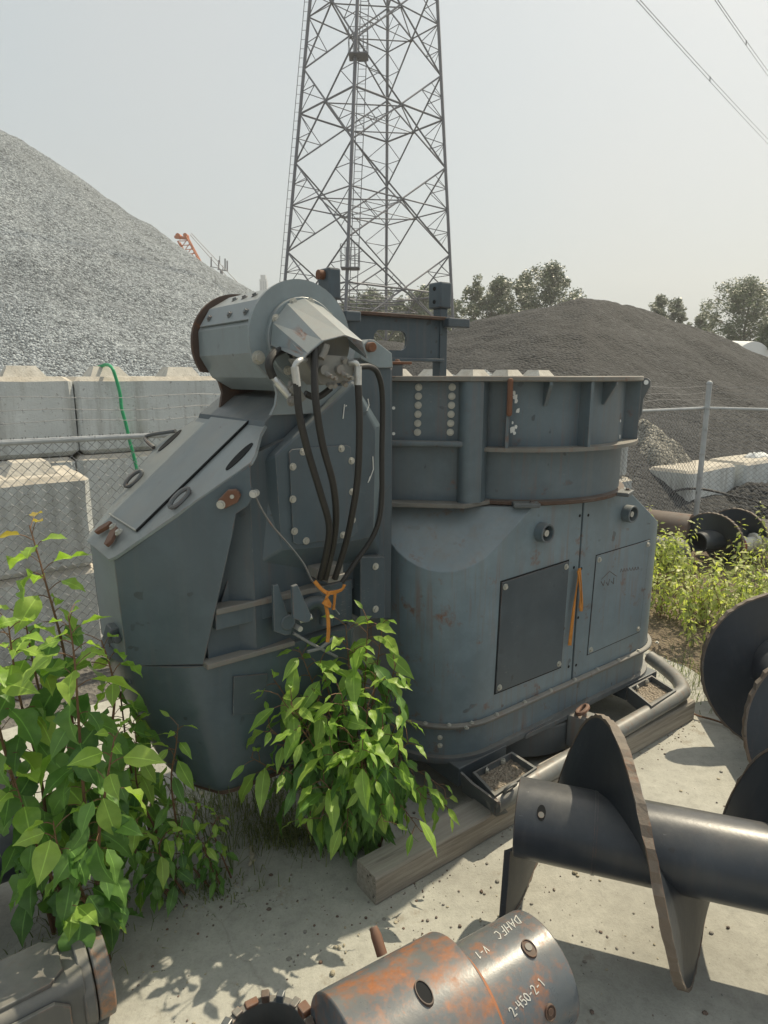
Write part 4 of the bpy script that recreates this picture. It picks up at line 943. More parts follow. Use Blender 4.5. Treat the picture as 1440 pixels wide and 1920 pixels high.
# end latch at the left foot of the chute
for (x, y) in ((207, 1180), (235, 1255)):
    c = on(x, y, e=2.72); mb = MB(); mb.hexa(c - U * .035 + ZZ * -.03, U * .07, N * .08, ZZ * .06 + U * .02); mb.cyl(c + N * .08 - ZZ * .01, c + N * .11 - ZZ * .01, .018, n=12); part(mb, 'end_lug', M_panel, bevel=.004)

# ---- lower tub
def catm(pts, n=5):
    out_ = []; k = len(pts)
    for i in range(k):
        p0, p1, p2, p3 = [Vector((*pts[(i + j - 1) % k], 0)) for j in range(4)]
        for q in range(n):
            t = q / n; out_.append(0.5 * ((2 * p1) + (p2 - p0) * t + (2 * p0 - 5 * p1 + 4 * p2 - p3) * t * t + (3 * p1 - p0 - 3 * p2 + p3) * t ** 3))
    return [(p.x, p.y) for p in out_]
secs = [(1.088, .605, .88, 2.375), (.95, .64, .89, 2.378), (.80, .685, .91, 2.382), (.68, .725, .925, 2.386), (.55, .775, .945, 2.40), (.49, .80, .95, 2.415), (.445, .83, .965, 2.435), (.43, .86, .985, 2.455)]
lps = []
for z, st, sf, ef in secs:
    w_ = 2.78 - ef; right = 1.60 - (1.088 - z) * .12
    half = [(st, 2.78 - .14 * (w_ / .405)), ((st * .45 + sf * .55), 2.78 - (.14 + (w_ - .14) * .66)), (sf, ef + .012), (sf + .2, ef), (right - .1, ef), (right, ef + .03)]
    loop_ = half + [(s, 5.56 - e) for s, e in half[::-1]]
    lps.append([fr(s, e, z) for s, e in catm(loop_, 4)])
mb = MB(); mb.rings(lps); part(mb, 'lower_tub', M_clean, bevel=0, sharp=50)
mb = MB(); l1 = lps[-1]; cen = sum(l1, Vector()) / len(l1); l0 = [p + (p - cen) * .015 - ZZ * .0 for p in l1]; mb.rings([l0, [p - ZZ * .02 for p in l0]]); part(mb, 'tub_rim', M_rustdark, bevel=0)
pq = onp([(437, 1268), (500, 1262), (497, 1335), (436, 1340)], e=2.374); mb = MB(); mb.prism([p - N * .03 for p in pq], N * .037); part(mb, 'worn_patch', M_panel, bevel=.001)

# ---- motor drum on its two foot plates
DS, DZ = 1.372, 2.395
def circ(r, e, n=40, dz=0, a0=0.0): return [fr(DS + r * math.cos(2 * math.pi * q / n + a0), e, DZ + dz + r * math.sin(2 * math.pi * q / n + a0)) for q in range(n)]
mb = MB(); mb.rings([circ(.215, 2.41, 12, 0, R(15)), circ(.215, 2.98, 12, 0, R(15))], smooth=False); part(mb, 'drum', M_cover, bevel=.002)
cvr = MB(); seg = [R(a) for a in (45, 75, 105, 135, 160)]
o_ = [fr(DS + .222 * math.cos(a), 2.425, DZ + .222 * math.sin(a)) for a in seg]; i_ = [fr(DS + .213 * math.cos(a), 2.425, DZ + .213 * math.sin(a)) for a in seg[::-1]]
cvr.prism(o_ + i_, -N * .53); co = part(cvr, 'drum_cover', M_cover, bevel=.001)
for a, es in ((150, (2.5, 2.66, 2.88)), (120, (2.58, 2.68, 2.78))):
    nn = (U * math.cos(R(a)) + ZZ * math.sin(R(a))); bolts('cover_bolt', [(fr(DS, e, DZ) + nn * (.218 if a != 120 else .215), nn) for e in es], M_skid, co, .011)
for (e, r, m, nm) in ((2.40, .238, M_cover, 'front_end_plate'), (2.985, .238, M_rustdark, 'rear_end_plate')):
    pts = []
    for q in range(33):
        a = R(-50 + (252 if nm[0] == 'f' else 262) * q / 32); pts.append((DS + r * math.cos(a), DZ + r * math.sin(a)))
    fpx = ((499, 706), (511, 719), (516, 738), (513, 760), (504, 778)) if nm[0] == 'f' else ((399, 699), (411, 716), (417, 736), (413, 764))
    foot = [tofr(on(x, y, e=e)) for x, y in fpx]; foot = [(a_[0], a_[2]) for a_ in foot] + [(DS + .25, foot[-1][2]), (DS + .25, DZ - .2)]
    pl = [fr(s, e, z) for s, e_, z in [(a, 0, b) for a, b in pts + foot]]
    mb = MB(); mb.prism(pl, N * (.02 if nm[0] == 'f' else -.02)); part(mb, nm, m, bevel=0)
mb = MB(); mb.pipe(fr(DS, 2.386, DZ), fr(DS, 2.355, DZ), .168, .10, 40); col_ = part(mb, 'motor_collar', M_cover, bevel=.004)
bolts('collar_bolt', [(fr(DS + .15 * math.cos(R(a)), 2.354, DZ + .15 * math.sin(R(a))), N) for a in (80, 40, 110, 150, 200, 235)], M_bolt, col_, .013)
bolts('end_bolt', [(fr(DS + .215 * math.cos(R(200)), 2.379, DZ + .215 * math.sin(R(200))), N)], M_bolt, col_, .019)
# bent hood over the hydraulic motor
bk = onp([(507, 648), (511, 605), (538, 569), (570, 559), (606, 576), (640, 640)], e=2.352)
ft = onp([(567, 675), (577, 662), (604, 638), (647, 627), (681, 640), (690, 673)], e=2.06)
mid = onp([(540, 652)], e=2.27)[0]
mb = MB(); n6 = 6
cb = sum(bk, Vector()) / 6; cf = sum(ft, Vector()) / 6
ins = lambda L, c: [p + (c - p).normalized() * .010 for p in L]
mb.rings([bk + ins(bk, cb)[::-1], ft + ins(ft, cf)[::-1]], smooth=False); hood = part(mb, 'motor_hood', M_cover, bevel=.003)
# hydraulic motor and valve block beneath
mb = MB(); mb.cyl(fr(DS, 2.35, DZ - .01), fr(DS, 2.16, DZ - .04), .085, n=24); part(mb, 'hydraulic_motor', M_valve, bevel=.003)
vb = onp([(568, 672), (600, 664), (650, 668), (668, 690), (656, 716), (604, 722), (588, 702)], e=2.09)
mb = MB(); mb.prism(vb, -N * .12); vbo = part(mb, 'valve_block', M_valve, bevel=.005)
mb = MB()
for x, y in ((604, 694), (634, 693)):
    c = on(x, y, e=2.09); mb.cyl(c - N * .01, c + N * .02, .018, n=14)
    for q in (0, 1): c2 = on(x + 6 + q * 8, y + 12 + q * 4, e=2.088); mb.cyl(c, c2 + N * .03, .009, n=10); mb.cyl(c2 + N * .025, c2 + N * .05, .0075, n=8)
for x, y in ((622, 718), (614, 719), (642, 716), (640, 672)): c = on(x, y, e=2.10); mb.cyl(c, c + N * .025 - ZZ * .012, .010, n=10)
part(mb, 'valve_ports', M_valve, vbo, 0)
mb = MB(); mb.tube(smooth_path(onp([(612, 646), (608, 660), (602, 672)], e=2.07)), .014, 10); part(mb, 'port_elbow', M_valve, vbo, 0)
# hoses with crimped ends
def hosepath(pl): return smooth_path([on(x, y, e=e) for x, y, e in pl])
H = [[(556, 714, 2.06), (561, 775, 2.06), (577, 845, 2.08), (601, 925, 2.12), (617, 985, 2.16), (612, 1035, 2.22), (600, 1085, 2.29)],
     [(590, 650, 2.08), (591, 740, 2.05), (604, 830, 2.07), (624, 905, 2.11), (630, 965, 2.16), (625, 1020, 2.22), (610, 1085, 2.29)],
     [(671, 712, 2.07), (674, 790, 2.08), (671, 890, 2.12), (661, 960, 2.17), (648, 1020, 2.24), (628, 1085, 2.30)],
     [(672, 688, 2.12), (694, 688, 2.15), (709, 702, 2.18), (717, 745, 2.22), (716, 850, 2.25), (715, 945, 2.26), (702, 1000, 2.28), (668, 1052, 2.30), (640, 1092, 2.31)]]
for hp in H:
    mb = MB(); mb.tube(hosepath(hp), .0140 if hp is not H[3] else .012, 12); part(mb, 'hydraulic_hose', M_hose, bevel=0)
mb = MB(); mb.tube(hosepath([(534, 654, 2.30), (514, 664, 2.24), (504, 684, 2.22), (512, 708, 2.22)]), .016, 10); part(mb, 'hydraulic_hose', M_hose, bevel=0)
mb = MB(); mb.tube(hosepath([(572, 738, 2.2), (595, 745, 2.2), (620, 728, 2.2)]), .013, 10); part(mb, 'hydraulic_hose', M_hose, bevel=0)
def fit(pl, r): 
    m_ = MB(); m_.tube(hosepath(pl), r, 12); p_, q_ = on(*pl[-2][:2], e=pl[-2][2]), on(*pl[-1][:2], e=pl[-1][2]); d = (q_ - p_).normalized(); m_.cyl(q_ - d * .05, q_ + d * .02, r * 1.35, n=12); return part(m_, 'hose_fitting', M_silver, bevel=0)
fit([(572, 674, 2.09), (560, 677, 2.06), (553, 687, 2.06), (554, 700, 2.06), (556, 714, 2.06)], .011)
fit([(655, 680, 2.09), (666, 680, 2.07), (671, 690, 2.07), (671, 712, 2.07)], .011)
fit([(512, 706, 2.22), (524, 721, 2.2), (536, 735, 2.19)], .012)
mb = MB(); a_, b_ = on(534, 728, e=2.2), on(553, 757, e=2.2); mb.hexa(a_, (b_ - a_), U * .03 + ZZ * .02, N * .04); mb.cyl(on(540, 722, e=2.19), on(560, 742, e=2.18), .014, n=10); mb.cyl(on(545, 716, e=2.19), on(541, 740, e=2.18), .01, n=10); mb.bolt(on(546, 752, e=2.16), N, .014); part(mb, 'hose_coupling', M_valve, bevel=.003)
mb = MB(); a_ = on(594, 1086, e=2.32); mb.hexa(a_, U * .14, -N * .08, ZZ * .045); mb.hexa(a_ + U * .05 + N * .012 - ZZ * .028, U * .10, -N * .06, ZZ * .03)
part(mb, 'hose_manifold', M_valve, bevel=.004)

# ---- goalpost frame standing behind
EF = 3.42
def post(pxs, top, cap_bot, bot, e):
    x0, x1, xm = pxs; root_s = [tofr(on(x, cap_bot, e=e))[0] for x in (x0, x1)]
    zt, zc, zb = on(x0, top, e=e).z, on(x0, cap_bot, e=e).z, bot; mb = MB()
    w_ = (root_s[1] - root_s[0]) * .62; s0 = root_s[0]
    mb.bf(s0 + .02, s0 + w_ - .005, e + .02, e + .10, zb, zc); o = part(mb, 'frame_post', M_paint, bevel=.006)
    c = MB(); c.bf(s0, s0 + w_ + .01, e, e + .13, zc, zt); oc_ = part(c, 'post_sleeve', M_paint, o, .012)
    h_ = MB()
    for f in (.25, .75): p = fr(s0 - .001, e + .065, zc + (zt - zc) * f); h_.cyl(p, p - U * .003, .014, n=12)
    part(h_, 'sleeve_hole', M_dark, o, 0)
    return s0, w_, zt, zc
l_ = post((617, 650, 636), 500, 560, 1.2, EF); r2_ = post((826, 856, 838), 527, 577, 1.2, EF)
b = MB(); pz = fr(l_[0] - .02, EF + .06, l_[2] - .04); b.cyl(pz - U * .02, pz + U * .03, .028, n=16); part(b, 'rusty_pin', M_rust, bevel=.004)
zt_ = on(740, 594, e=EF).z; zb_ = on(740, 671, e=EF).z
sL, sR = tofr(on(652, 600, e=EF))[0], tofr(on(834, 620, e=EF))[0]
hs0, hs1 = tofr(on(706, 640, e=EF))[0], tofr(on(768, 640, e=EF))[0]; hz1, hz0 = on(735, 619, e=EF).z, on(735, 656, e=EF).z
def slot(n=8):
    pts = []; r = .05
    for (cs, cz, a0) in ((hs1 - r, hz1 - r, 0), (hs0 + r, hz1 - r, 90), (hs0 + r, hz0 + r, 180), (hs1 - r, hz0 + r, 270)):
        for q in range(n + 1): a = R(a0 + 90 * q / n); pts.append((cs + r * math.cos(a), cz + r * math.sin(a)))
    return pts
sl = slot(); n = len(sl); outr = []
cs_, cz_ = (hs0 + hs1) / 2, (hz0 + hz1) / 2
for s, z in sl:
    dx, dz = s - cs_, z - cz_; k = min(((sR - cs_) / dx) if dx > 1e-6 else 1e9, ((sL - cs_) / dx) if dx < -1e-6 else 1e9, ((zt_ - cz_) / dz) if dz > 1e-6 else 1e9, ((zb_ - cz_) / dz) if dz < -1e-6 else 1e9); outr.append((cs_ + dx * k, cz_ + dz * k))
cor = [(sR, zt_), (sL, zt_), (sL, zb_), (sR, zb_)]
for c_ in cor:
    j = min(range(n), key=lambda q: (outr[q][0] - c_[0]) ** 2 + (outr[q][1] - c_[1]) ** 2); outr[j] = c_
mb = MB(); mb.rings([[fr(s, EF + .03, z) for s, z in outr], [fr(s, EF + .05, z) for s, z in outr], [fr(s, EF + .05, z) for s, z in sl], [fr(s, EF + .03, z) for s, z in sl]], closed=True, smooth=False); part(mb, 'frame_web', M_paint, bevel=0)
mb = MB(); mb.bf(sL, sR, EF - .02, EF + .10, zt_, zt_ + .02); part(mb, 'frame_beam', M_rustdark, bevel=.003)
mb = MB(); mb.bf(sL, sR, EF - .0, EF + .08, zb_ - .02, zb_); part(mb, 'frame_beam', M_paint, bevel=.003)
for (x0, y0, x1, y1) in ((648, 584, 676, 602), (840, 598, 880, 613)):
    a_, b_ = tofr(on(x0, y1, e=EF - .05)), tofr(on(x1, y0, e=EF - .05)); mb = MB(); mb.bf(a_[0], b_[0], EF - .06, EF + .0, a_[2], b_[2]); part(mb, 'side_lug', M_panel, bevel=.008)

# ---- skid under the cabinet
mb = MB()
for s in (2.10, 3.62): mb.bf(s, s + .36, 2.14, 3.75, .145, .255)
mb.bf(2.1, 3.98, 2.36, 2.52, .15, .25); mb.bf(2.1, 3.98, 3.25, 3.4, .15, .25)
part(mb, 'skid_beam', M_panel, bevel=.005)
mb = MB(); mb.rings([[fr(2.98 + .52 * math.cos(2 * math.pi * q / 40), 2.62 + .52 * math.sin(2 * math.pi * q / 40), z) for q in range(40)] for z in (.06, .245)]); part(mb, 'swing_drum', M_skid, bevel=.01)
def tray(pts, z):
    q = onp(pts, z=z); c = sum(q, Vector()) / 4; t_ = .012
    i_ = [p + (c - p).normalized() * t_ * 1.5 for p in q]
    mb = MB(); mb.rings([[p - ZZ * .10 for p in q], q, i_, [p - ZZ * .05 for p in i_]], cap=False, smooth=False)
    mb.add([p - ZZ * .05 for p in i_], [(0, 1, 2, 3)]); mb.add([p - ZZ * .10 for p in q], [(0, 1, 2, 3)]); o = part(mb, 'skid_tray', M_skid, bevel=0)
    d_ = MB(); k = 9; base = [p - ZZ * .046 for p in i_]; vs = []
    for j in range(k):
        for i in range(k):
            u_, v_ = i / (k - 1), j / (k - 1); p = base[0] * (1 - u_) * (1 - v_) + base[1] * u_ * (1 - v_) + base[2] * u_ * v_ + base[3] * (1 - u_) * v_; vs.append(p + ZZ * (.006 + .008 * rng.random()))
    d_.add(vs, [(j * k + i, j * k + i + 1, (j + 1) * k + i + 1, (j + 1) * k + i) for j in range(k - 1) for i in range(k - 1)], 0, True); part(d_, 'tray_sand', M_sand, o, 0)
    m1 = q[0] * .75 + q[1] * .25; m2 = q[0] * .25 + q[1] * .75
    bolts('tray_bolt', [(m_ + (c - m_).normalized() * .02 - ZZ * .015, (c - m_)) for m_ in (m1, m2)], M_bolt, o, .012)
tray([(886, 1448), (960, 1409), (1007, 1439), (928, 1492)], .26); tray([(1178, 1289), (1222, 1266), (1268, 1294), (1222, 1324)], .26)
# the fender pipe along the front, bent back at the right
zp = .20
fp_ = [on(925, 1508, z=zp), on(1000, 1463, z=zp), on(1100, 1404, z=zp), on(1200, 1346, z=zp), on(1258, 1313, z=zp), on(1277, 1300, z=zp), on(1280, 1292, z=zp), on(1268, 1272, z=zp), on(1240, 1248, z=zp), on(1218, 1232, z=zp + .02)]
mb = MB(); mb.tube([fp_[0]] + fp_[1:4] + smooth_path(fp_[4:9], 4) + [fp_[9]], .048, 18); part(mb, 'fender_pipe', M_pipe, bevel=0)
mb = MB(); a_ = on(866, 1452, z=.25); mb.prism([on(862, 1448, z=.26), on(884, 1470, z=.26), on(932, 1504, z=.24), on(950, 1525, z=.16), on(930, 1532, z=.13), on(866, 1485, z=.12)], U * .015); part(mb, 'skid_cheek', M_skid, bevel=.003)
# centre lug with its rusty shackle
lug = onp([(1064, 1340), (1104, 1352), (1119, 1338), (1080, 1326)], z=.30); mb = MB(); mb.prism([p - ZZ * .2 for p in lug], ZZ * .2); lo2 = part(mb, 'towing_lug', M_pipe, bevel=.008)
c = sum(lug, Vector()) / 4; mb = MB(); pts = []
for q in range(18): t = 2 * math.pi * q / 18; pts.append(c + U * (.055 * math.cos(t)) - N * (.02 * math.cos(t)) + ZZ * (.028 + .018 * math.sin(t)) + N * (.03 * math.sin(t)))
loops = []
for i in range(18):
    t = (pts[(i + 1) % 18] - pts[i - 1]).normalized(); x = t.orthogonal().normalized(); 
    x = (ZZ - t * t.z).normalized(); y = t.cross(x); loops.append([pts[i] + (x * math.cos(k * math.pi / 4) + y * math.sin(k * math.pi / 4)) * .0125 for k in range(8)])
mb.rings(loops, closed=True); part(mb, 'rusty_shackle', M_rust, lo2, 0)
ct = on(957, 1476, z=.27); mb = MB(); loops = []
for i in range(16):
    t = 2 * math.pi * i / 16; p = ct + U * (.04 * math.cos(t)) + (N * .5 + ZZ * .85) * (.024 * math.sin(t)); tg = (U * -math.sin(t) * .04 + (N * .5 + ZZ * .85) * .024 * math.cos(t)).normalized(); x = (N * .85 - ZZ * .5).normalized(); y = tg.cross(x); loops.append([p + (x * math.cos(k * math.pi / 3) + y * math.sin(k * math.pi / 3)) * .008 for k in range(6)])
mb.rings(loops, closed=True); part(mb, 'tie_ring', M_skid, bevel=0)
# web swoop from lip to lug
mb = MB(); sw = [(880, 1432), (960, 1400), (1040, 1352), (1064, 1340)]; 
mb.prism([on(985, 1378, z=.262), on(1070, 1338, z=.30), on(1095, 1322, z=.30), on(1110, 1290, z=.262), on(1050, 1325, z=.262)], -ZZ * .03); part(mb, 'lug_web', M_skid, bevel=.004)

# ---- timber under the skid and things tied to the machine
mb = MB(); a_, b_ = Vector((-.035, 2.36, 0)), Vector((2.07, 3.90, 0)); d_ = (b_ - a_).normalized(); L_ = (b_ - a_).length; nrm = Vector((-d_.y, d_.x, 0))
loops = []
for q in range(25):
    f = q / 24; p = a_ + d_ * L_ * f; j = lambda: rng.uniform(-.0025, .0025); loops.append([p + nrm * (.006 + j()), p + ZZ * (.008) + nrm * j(), p + ZZ * (.128 + j()) + nrm * j(), p + nrm * .008 + ZZ * (.14 + j()), p + nrm * .14 + ZZ * (.14 + j()), p + nrm * (.148 + j()) + ZZ * .13, p + nrm * (.148 + j()) + ZZ * .008, p + nrm * .14])
mb.rings(loops, smooth=False); tag(mb.build('timber_beam', M_wood), 'weathered square timber beam lying under the front of the machine', 'timber')
mb = MB(); mb.bf(1.4, 4.3, 3.2, 3.36, 0, .14); tag(mb.build('timber_beam', M_wood), 'second timber beam under the rear of the machine, mostly hidden in shade', 'timber')
def ribbon(mb, pts, w0, e, th=.003):
    P = [on(x, y, e=e) for x, y in pts]; loops = []
    P = smooth_path(P, 3); k = len(P)
    for i, p in enumerate(P):
        t = (P[min(i + 1, k - 1)] - P[max(i - 1, 0)]).normalized(); x = t.cross(N).normalized(); tw = .6 * math.sin(i * .5); wv = (x * math.cos(tw) + N * math.sin(tw)) * w0; nv = t.cross(wv).normalized() * th
        loops.append([p + wv + nv, p - wv + nv, p - wv - nv, p + wv - nv])
    mb.rings(loops, smooth=False)
mb = MB(); ribbon(mb, [(1086, 1066), (1083, 1090), (1076, 1140), (1068, 1210)], .010, 2.135); ribbon(mb, [(1087, 1066), (1090, 1095), (1091, 1130), (1089, 1146)], .009, 2.138); ribbon(mb, [(1084, 1070), (1088, 1110), (1087, 1140)], .008, 2.128)
tag(mb.build('tie_strap', M_strap), 'frayed orange strap hanging in the seam between the cabinet covers', 'strap', 'orange tie straps')
mb = MB(); ribbon(mb, [(590, 1090), (604, 1106), (618, 1112), (640, 1106), (646, 1096)], .008, 2.24); ribbon(mb, [(618, 1110), (610, 1128), (614, 1150), (616, 1180), (614, 1204)], .008, 2.235); ribbon(mb, [(628, 1110), (627, 1130), (625, 1143)], .007, 2.25); ribbon(mb, [(606, 1128), (618, 1136), (612, 1124)], .010, 2.23)
tag(mb.build('tie_strap', M_strap), 'knotted orange strap tying the hose manifold below the hoses', 'strap', 'orange tie straps')

# ================================================================== augers and drilling tools on the ground
def auger(root, base, ax, L, rt, ro, runs, back, hand=1, th=.026, hole=None, tube0=0.0, mats=(M_auger, M_flight, M_edge)):
    """runs: (s_start, s_end, theta0 in turns at s_start, pitch). theta 0 = down, .25 = 'back' direction"""
    ax = Vector(ax).normalized(); back = Vector(back).normalized(); base = Vector(base)
    mb = MB(); p0, p1 = base + ax * tube0, base + ax * L
    mb.pipe(p0, p1, rt, rt - .018, 48); tb = mb.build('tube', mats[0], root, .003)
    for (s0, s1, t0, pitch) in runs:
        n = max(12, int(abs(s1 - s0) / pitch * 84)); loops = []; m_ = MB(); eg = MB(); el = []
        for q in range(n + 1):
            f = q / n; s = s0 + (s1 - s0) * f; th_ = 2 * math.pi * (t0 + hand * (s - s0) / pitch)
            rd = -ZZ * math.cos(th_) + back * math.sin(th_); c = base + ax * s
            loops.append([c + rd * (rt - .006) - ax * th * .5, c + rd * (ro - .006) - ax * th * .5, c + rd * (ro - .006) + ax * th * .5, c + rd * (rt - .006) + ax * th * .5])
            j = lambda a: rng.uniform(-a, a); w_ = th * .5 + .0035
            r0 = ro + j(.003) + (.004 if q % 2 else 0); el.append([c + rd * (ro - .010) - ax * w_, c + rd * r0 - ax * (w_ + j(.003)), c + rd * (r0 + j(.003)) + ax * (w_ + j(.003)), c + rd * (ro - .010) + ax * w_])
        m_.rings(loops, smooth=True); fl = m_.build('flight', mats[1], root)
        eg.rings(el, smooth=False); eg.build('weld_edge', mats[2], fl)
    if hole:
        for (px, py) in hole:
            d = ray(px, py); o = CO - base; da, oa = d - ax * d.dot(ax), o - ax * o.dot(ax); A = da.dot(da); B = 2 * da.dot(oa); C_ = oa.dot(oa) - (rt + .0015) ** 2; disc = B * B - 4 * A * C_
            if disc <= 0: continue
            p = CO + d * ((-B - math.sqrt(disc)) / (2 * A)); q_ = p - base; nr = (q_ - ax * q_.dot(ax)).normalized(); ci = nr.cross(ax)
            h_ = MB(); h_.prism([p - nr * .004 + ci * (.030 * math.sin(k * math.pi / 10) ) + ax * (.017 * math.cos(k * math.pi / 10)) for k in range(20)], nr * .005); h_.build('pin_hole', M_dark, tb)
            h_ = MB(); h_.prism([p - nr * .004 - ci * .008 + ci * (.012 * math.sin(k * math.pi / 6)) + ax * (.012 * math.cos(k * math.pi / 6)) for k in range(12)], nr * .0065); h_.build('lock_pin', M_valve, tb)
    return root
a1 = Vector((.949, -.315, 0)).normalized(); bk1 = Vector((.315, .949, 0)).normalized(); b1 = Vector((.557, 2.35, .455))
rt1 = thing('auger', 'large black steel auger with helical flight lying in the right foreground', 'auger', b1 + a1 * .9 - ZZ * .455, 0, 'augers')
auger(rt1, b1, a1, 2.2, .155, .45, [(-.03, 1.85, -0.05, .71)], bk1, 1, hole=[(1015, 1524)])
mb = MB(); mb.pipe(b1 + a1 * .30, b1 + a1 * .312, .158, .15, 48); mb.build('weld_bead', M_auger, rt1)
a2 = Vector((-.17, -.985, 0)).normalized(); b2 = Vector((2.55, 4.3, .455)); bk2 = Vector((a2.y, -a2.x, 0))
rt2 = thing('auger', 'black steel auger at the right edge whose round flight faces the camera', 'auger', b2 + a2 * .7 - ZZ * .455, 0, 'augers')
auger(rt2, b2, a2, 1.62, .155, .45, [(.28, 1.52, 0.757, .72)], bk2, -1)
a3 = Vector((-.83, -.55, 0)).normalized(); b3 = Vector((-1.30, 2.50, .33))
rt3 = thing('auger', 'dark auger at the left edge, mostly hidden by the tall sapling', 'auger', b3 + a3 * .6 - ZZ * .33, 0, 'augers')
auger(rt3, b3, a3, 1.3, .13, .33, [(.25, 1.2, .55, .55)], Vector((-a3.y, a3.x, 0)), 1)

# casing adapter in the foreground
a4 = Vector((.858, .514, 0)).normalized(); c4 = Vector((.54, 1.843, .245)); rt4 = thing('casing_adapter', 'rusty stepped steel casing adapter with white chalk writing, front centre', 'casing', (c4.x - .35, c4.y - .2, 0))
up4 = Vector((0, 0, 1)); sd4 = a4.cross(up4).normalized()      # towards the camera
mb = MB(); mb.pipe(c4, c4 - a4 * .40, .182, .15, 64); nar = mb.build('narrow_sleeve', M_casing2, rt4, .006)
mb = MB(); mb.pipe(c4 - a4 * .335, c4 - a4 * .76, .244, .14, 64); wide = mb.build('wide_sleeve', M_casing, rt4, .006)
mb = MB(); mb.pipe(c4 - a4 * .325, c4 - a4 * .338, .215, .14, 64); mb.pipe(c4 - a4 * .30, c4 - a4 * .31, .1845, .17, 64); mb.build('weld_collar', M_orange, rt4)
for k in range(3): mb = MB(); mb.pipe(c4 - a4 * (.345 + k * .018), c4 - a4 * (.352 + k * .018), .2455, .2, 64); 
def on_cyl(px, py, base, ax, r):
    d = ray(px, py); o = CO - base; da, oa = d - ax * d.dot(ax), o - ax * o.dot(ax); A = da.dot(da); B = 2 * da.dot(oa); C_ = oa.dot(oa) - r * r; disc = max(0, B * B - 4 * A * C_)
    p = CO + d * ((-B - math.sqrt(disc)) / (2 * A)); q = p - base; return p, (q - ax * q.dot(ax)).normalized()
def cyl_hole(px, py, r, par, ra, rb, plug=None, rim=True):
    p, nr = on_cyl(px, py, c4, a4, r); ci = nr.cross(a4)
    m_ = MB(); m_.prism([p - nr * .01 + ci * (rb * math.sin(k * math.pi / 12)) + a4 * (ra * math.cos(k * math.pi / 12)) for k in range(24)], nr * .0125); m_.build('socket_hole', M_dark if plug is None else M_rustdark, par)
    m_ = MB(); lo = [[p + nr * h_ + ci * (rb * f * math.sin(k * math.pi / 12)) + a4 * (ra * f * math.cos(k * math.pi / 12)) for k in range(24)] for f, h_ in ((1.0, -.005), (1.18, -.004), (1.12, .006), (1.0, .006))]; m_.rings(lo, closed=True); m_.build('hole_rim', M_rustdark, par)
    if plug: m_ = MB(); m_.cyl(p + ci * rb * .15 - nr * .005, p + ci * rb * .15 + nr * .006, ra * .6, n=16); m_.build('socket_plug', plug, par)
cyl_hole(992, 1779, .182, nar, .020, .026, M_valve); cyl_hole(1031, 1898, .182, nar, .018, .022, M_rustdark); cyl_hole(795, 1862, .244, wide, .020, .034)
mb = MB(); p, nr = on_cyl(712, 1778, c4, a4, .244); mb.tube([p - nr * .02, p + nr * .03 + ZZ * .01, p + nr * .055 + ZZ * .012], [.018, .018, .013], 14); mb.build('rusty_stud', M_rust, rt4)
def chalk(strokes, base, ax, r, par, name, w_=.0017):
    for st in strokes:
        pts = []
        for i in range(len(st) - 1):
            for f in (0, .34, .67): pts.append((st[i][0] + (st[i + 1][0] - st[i][0]) * f, st[i][1] + (st[i + 1][1] - st[i][1]) * f))
        pts.append(st[-1]); P = [on_cyl(x, y, base, ax, r + .0008) for x, y in pts]
        m_ = MB(); lo = []
        for i, (p, nr) in enumerate(P):
            t = (P[min(i + 1, len(P) - 1)][0] - P[max(i - 1, 0)][0]).normalized(); sd = nr.cross(t).normalized() * w_; lo.append([p + sd, p - sd, p - sd + nr * .0008, p + sd + nr * .0008])
        m_.rings(lo, smooth=False); m_.build(name, M_chalk, par)
GL = {'2': [[(0, .75), (.2, 1), (.5, .95), (.55, .7), (0, 0), (.6, .02)]], '4': [[(.1, 1), (0, .45), (.6, .5)], [(.45, .95), (.4, 0)]], '5': [[(.6, 1), (.1, .97), (.05, .55), (.45, .6), (.55, .25), (.3, 0), (0, .1)]],
      '0': [[(.3, 1), (.02, .7), (.05, .2), (.3, 0), (.55, .3), (.55, .75), (.3, 1)]], '-': [[(.05, .45), (.5, .5)]], '.': [[(.2, .05), (.3, .12)]], '1': [[(.15, .8), (.35, 1), (.3, 0)]],
      'D': [[(.05, 0), (.1, 1), (.5, .8), (.6, .3), (.05, 0)]], 'A': [[(0, 0), (.3, 1), (.6, 0)], [(.12, .4), (.48, .4)]], 'H': [[(0, 0), (.05, 1)], [(.5, 0), (.55, 1)], [(.02, .5), (.52, .5)]], 'F': [[(0, 0), (.05, 1), (.5, 1)], [(.02, .55), (.4, .55)]], 'C': [[(.55, .85), (.25, 1), (0, .55), (.2, .05), (.55, .15)]], 'K': [[(0, 0), (.05, 1)], [(.5, 1), (.04, .45), (.55, 0)]], 'V': [[(0, 1), (.25, 0), (.55, 1)]], 'S': [[(.55, .9), (.25, 1), (.08, .75), (.5, .35), (.35, .02), (.02, .1)]]}
def write(txt, x0, y0, dx, dy, hx, hy, adv, par, flip=False):
    st = []
    for i, ch in enumerate(txt):
        ox, oy = x0 + dx * adv * i, y0 + dy * adv * i
        for g_ in GL.get(ch, []): st.append([(ox + dx * u_ * adv * 1.25 + hx * v_, oy + dy * u_ * adv * 1.25 + hy * v_) for u_, v_ in g_])
    chalk(st, c4, a4, .182, par, 'chalk_mark')
write('2-450-2-1', 965, 1906, .70, -.72, -13, -13, 9.6, nar)
write('DAHFC', 968, 1716, -.80, .60, 11, 14, 11.5, nar); write('V-1', 908, 1772, -.78, .62, 10, 12, 9, nar)
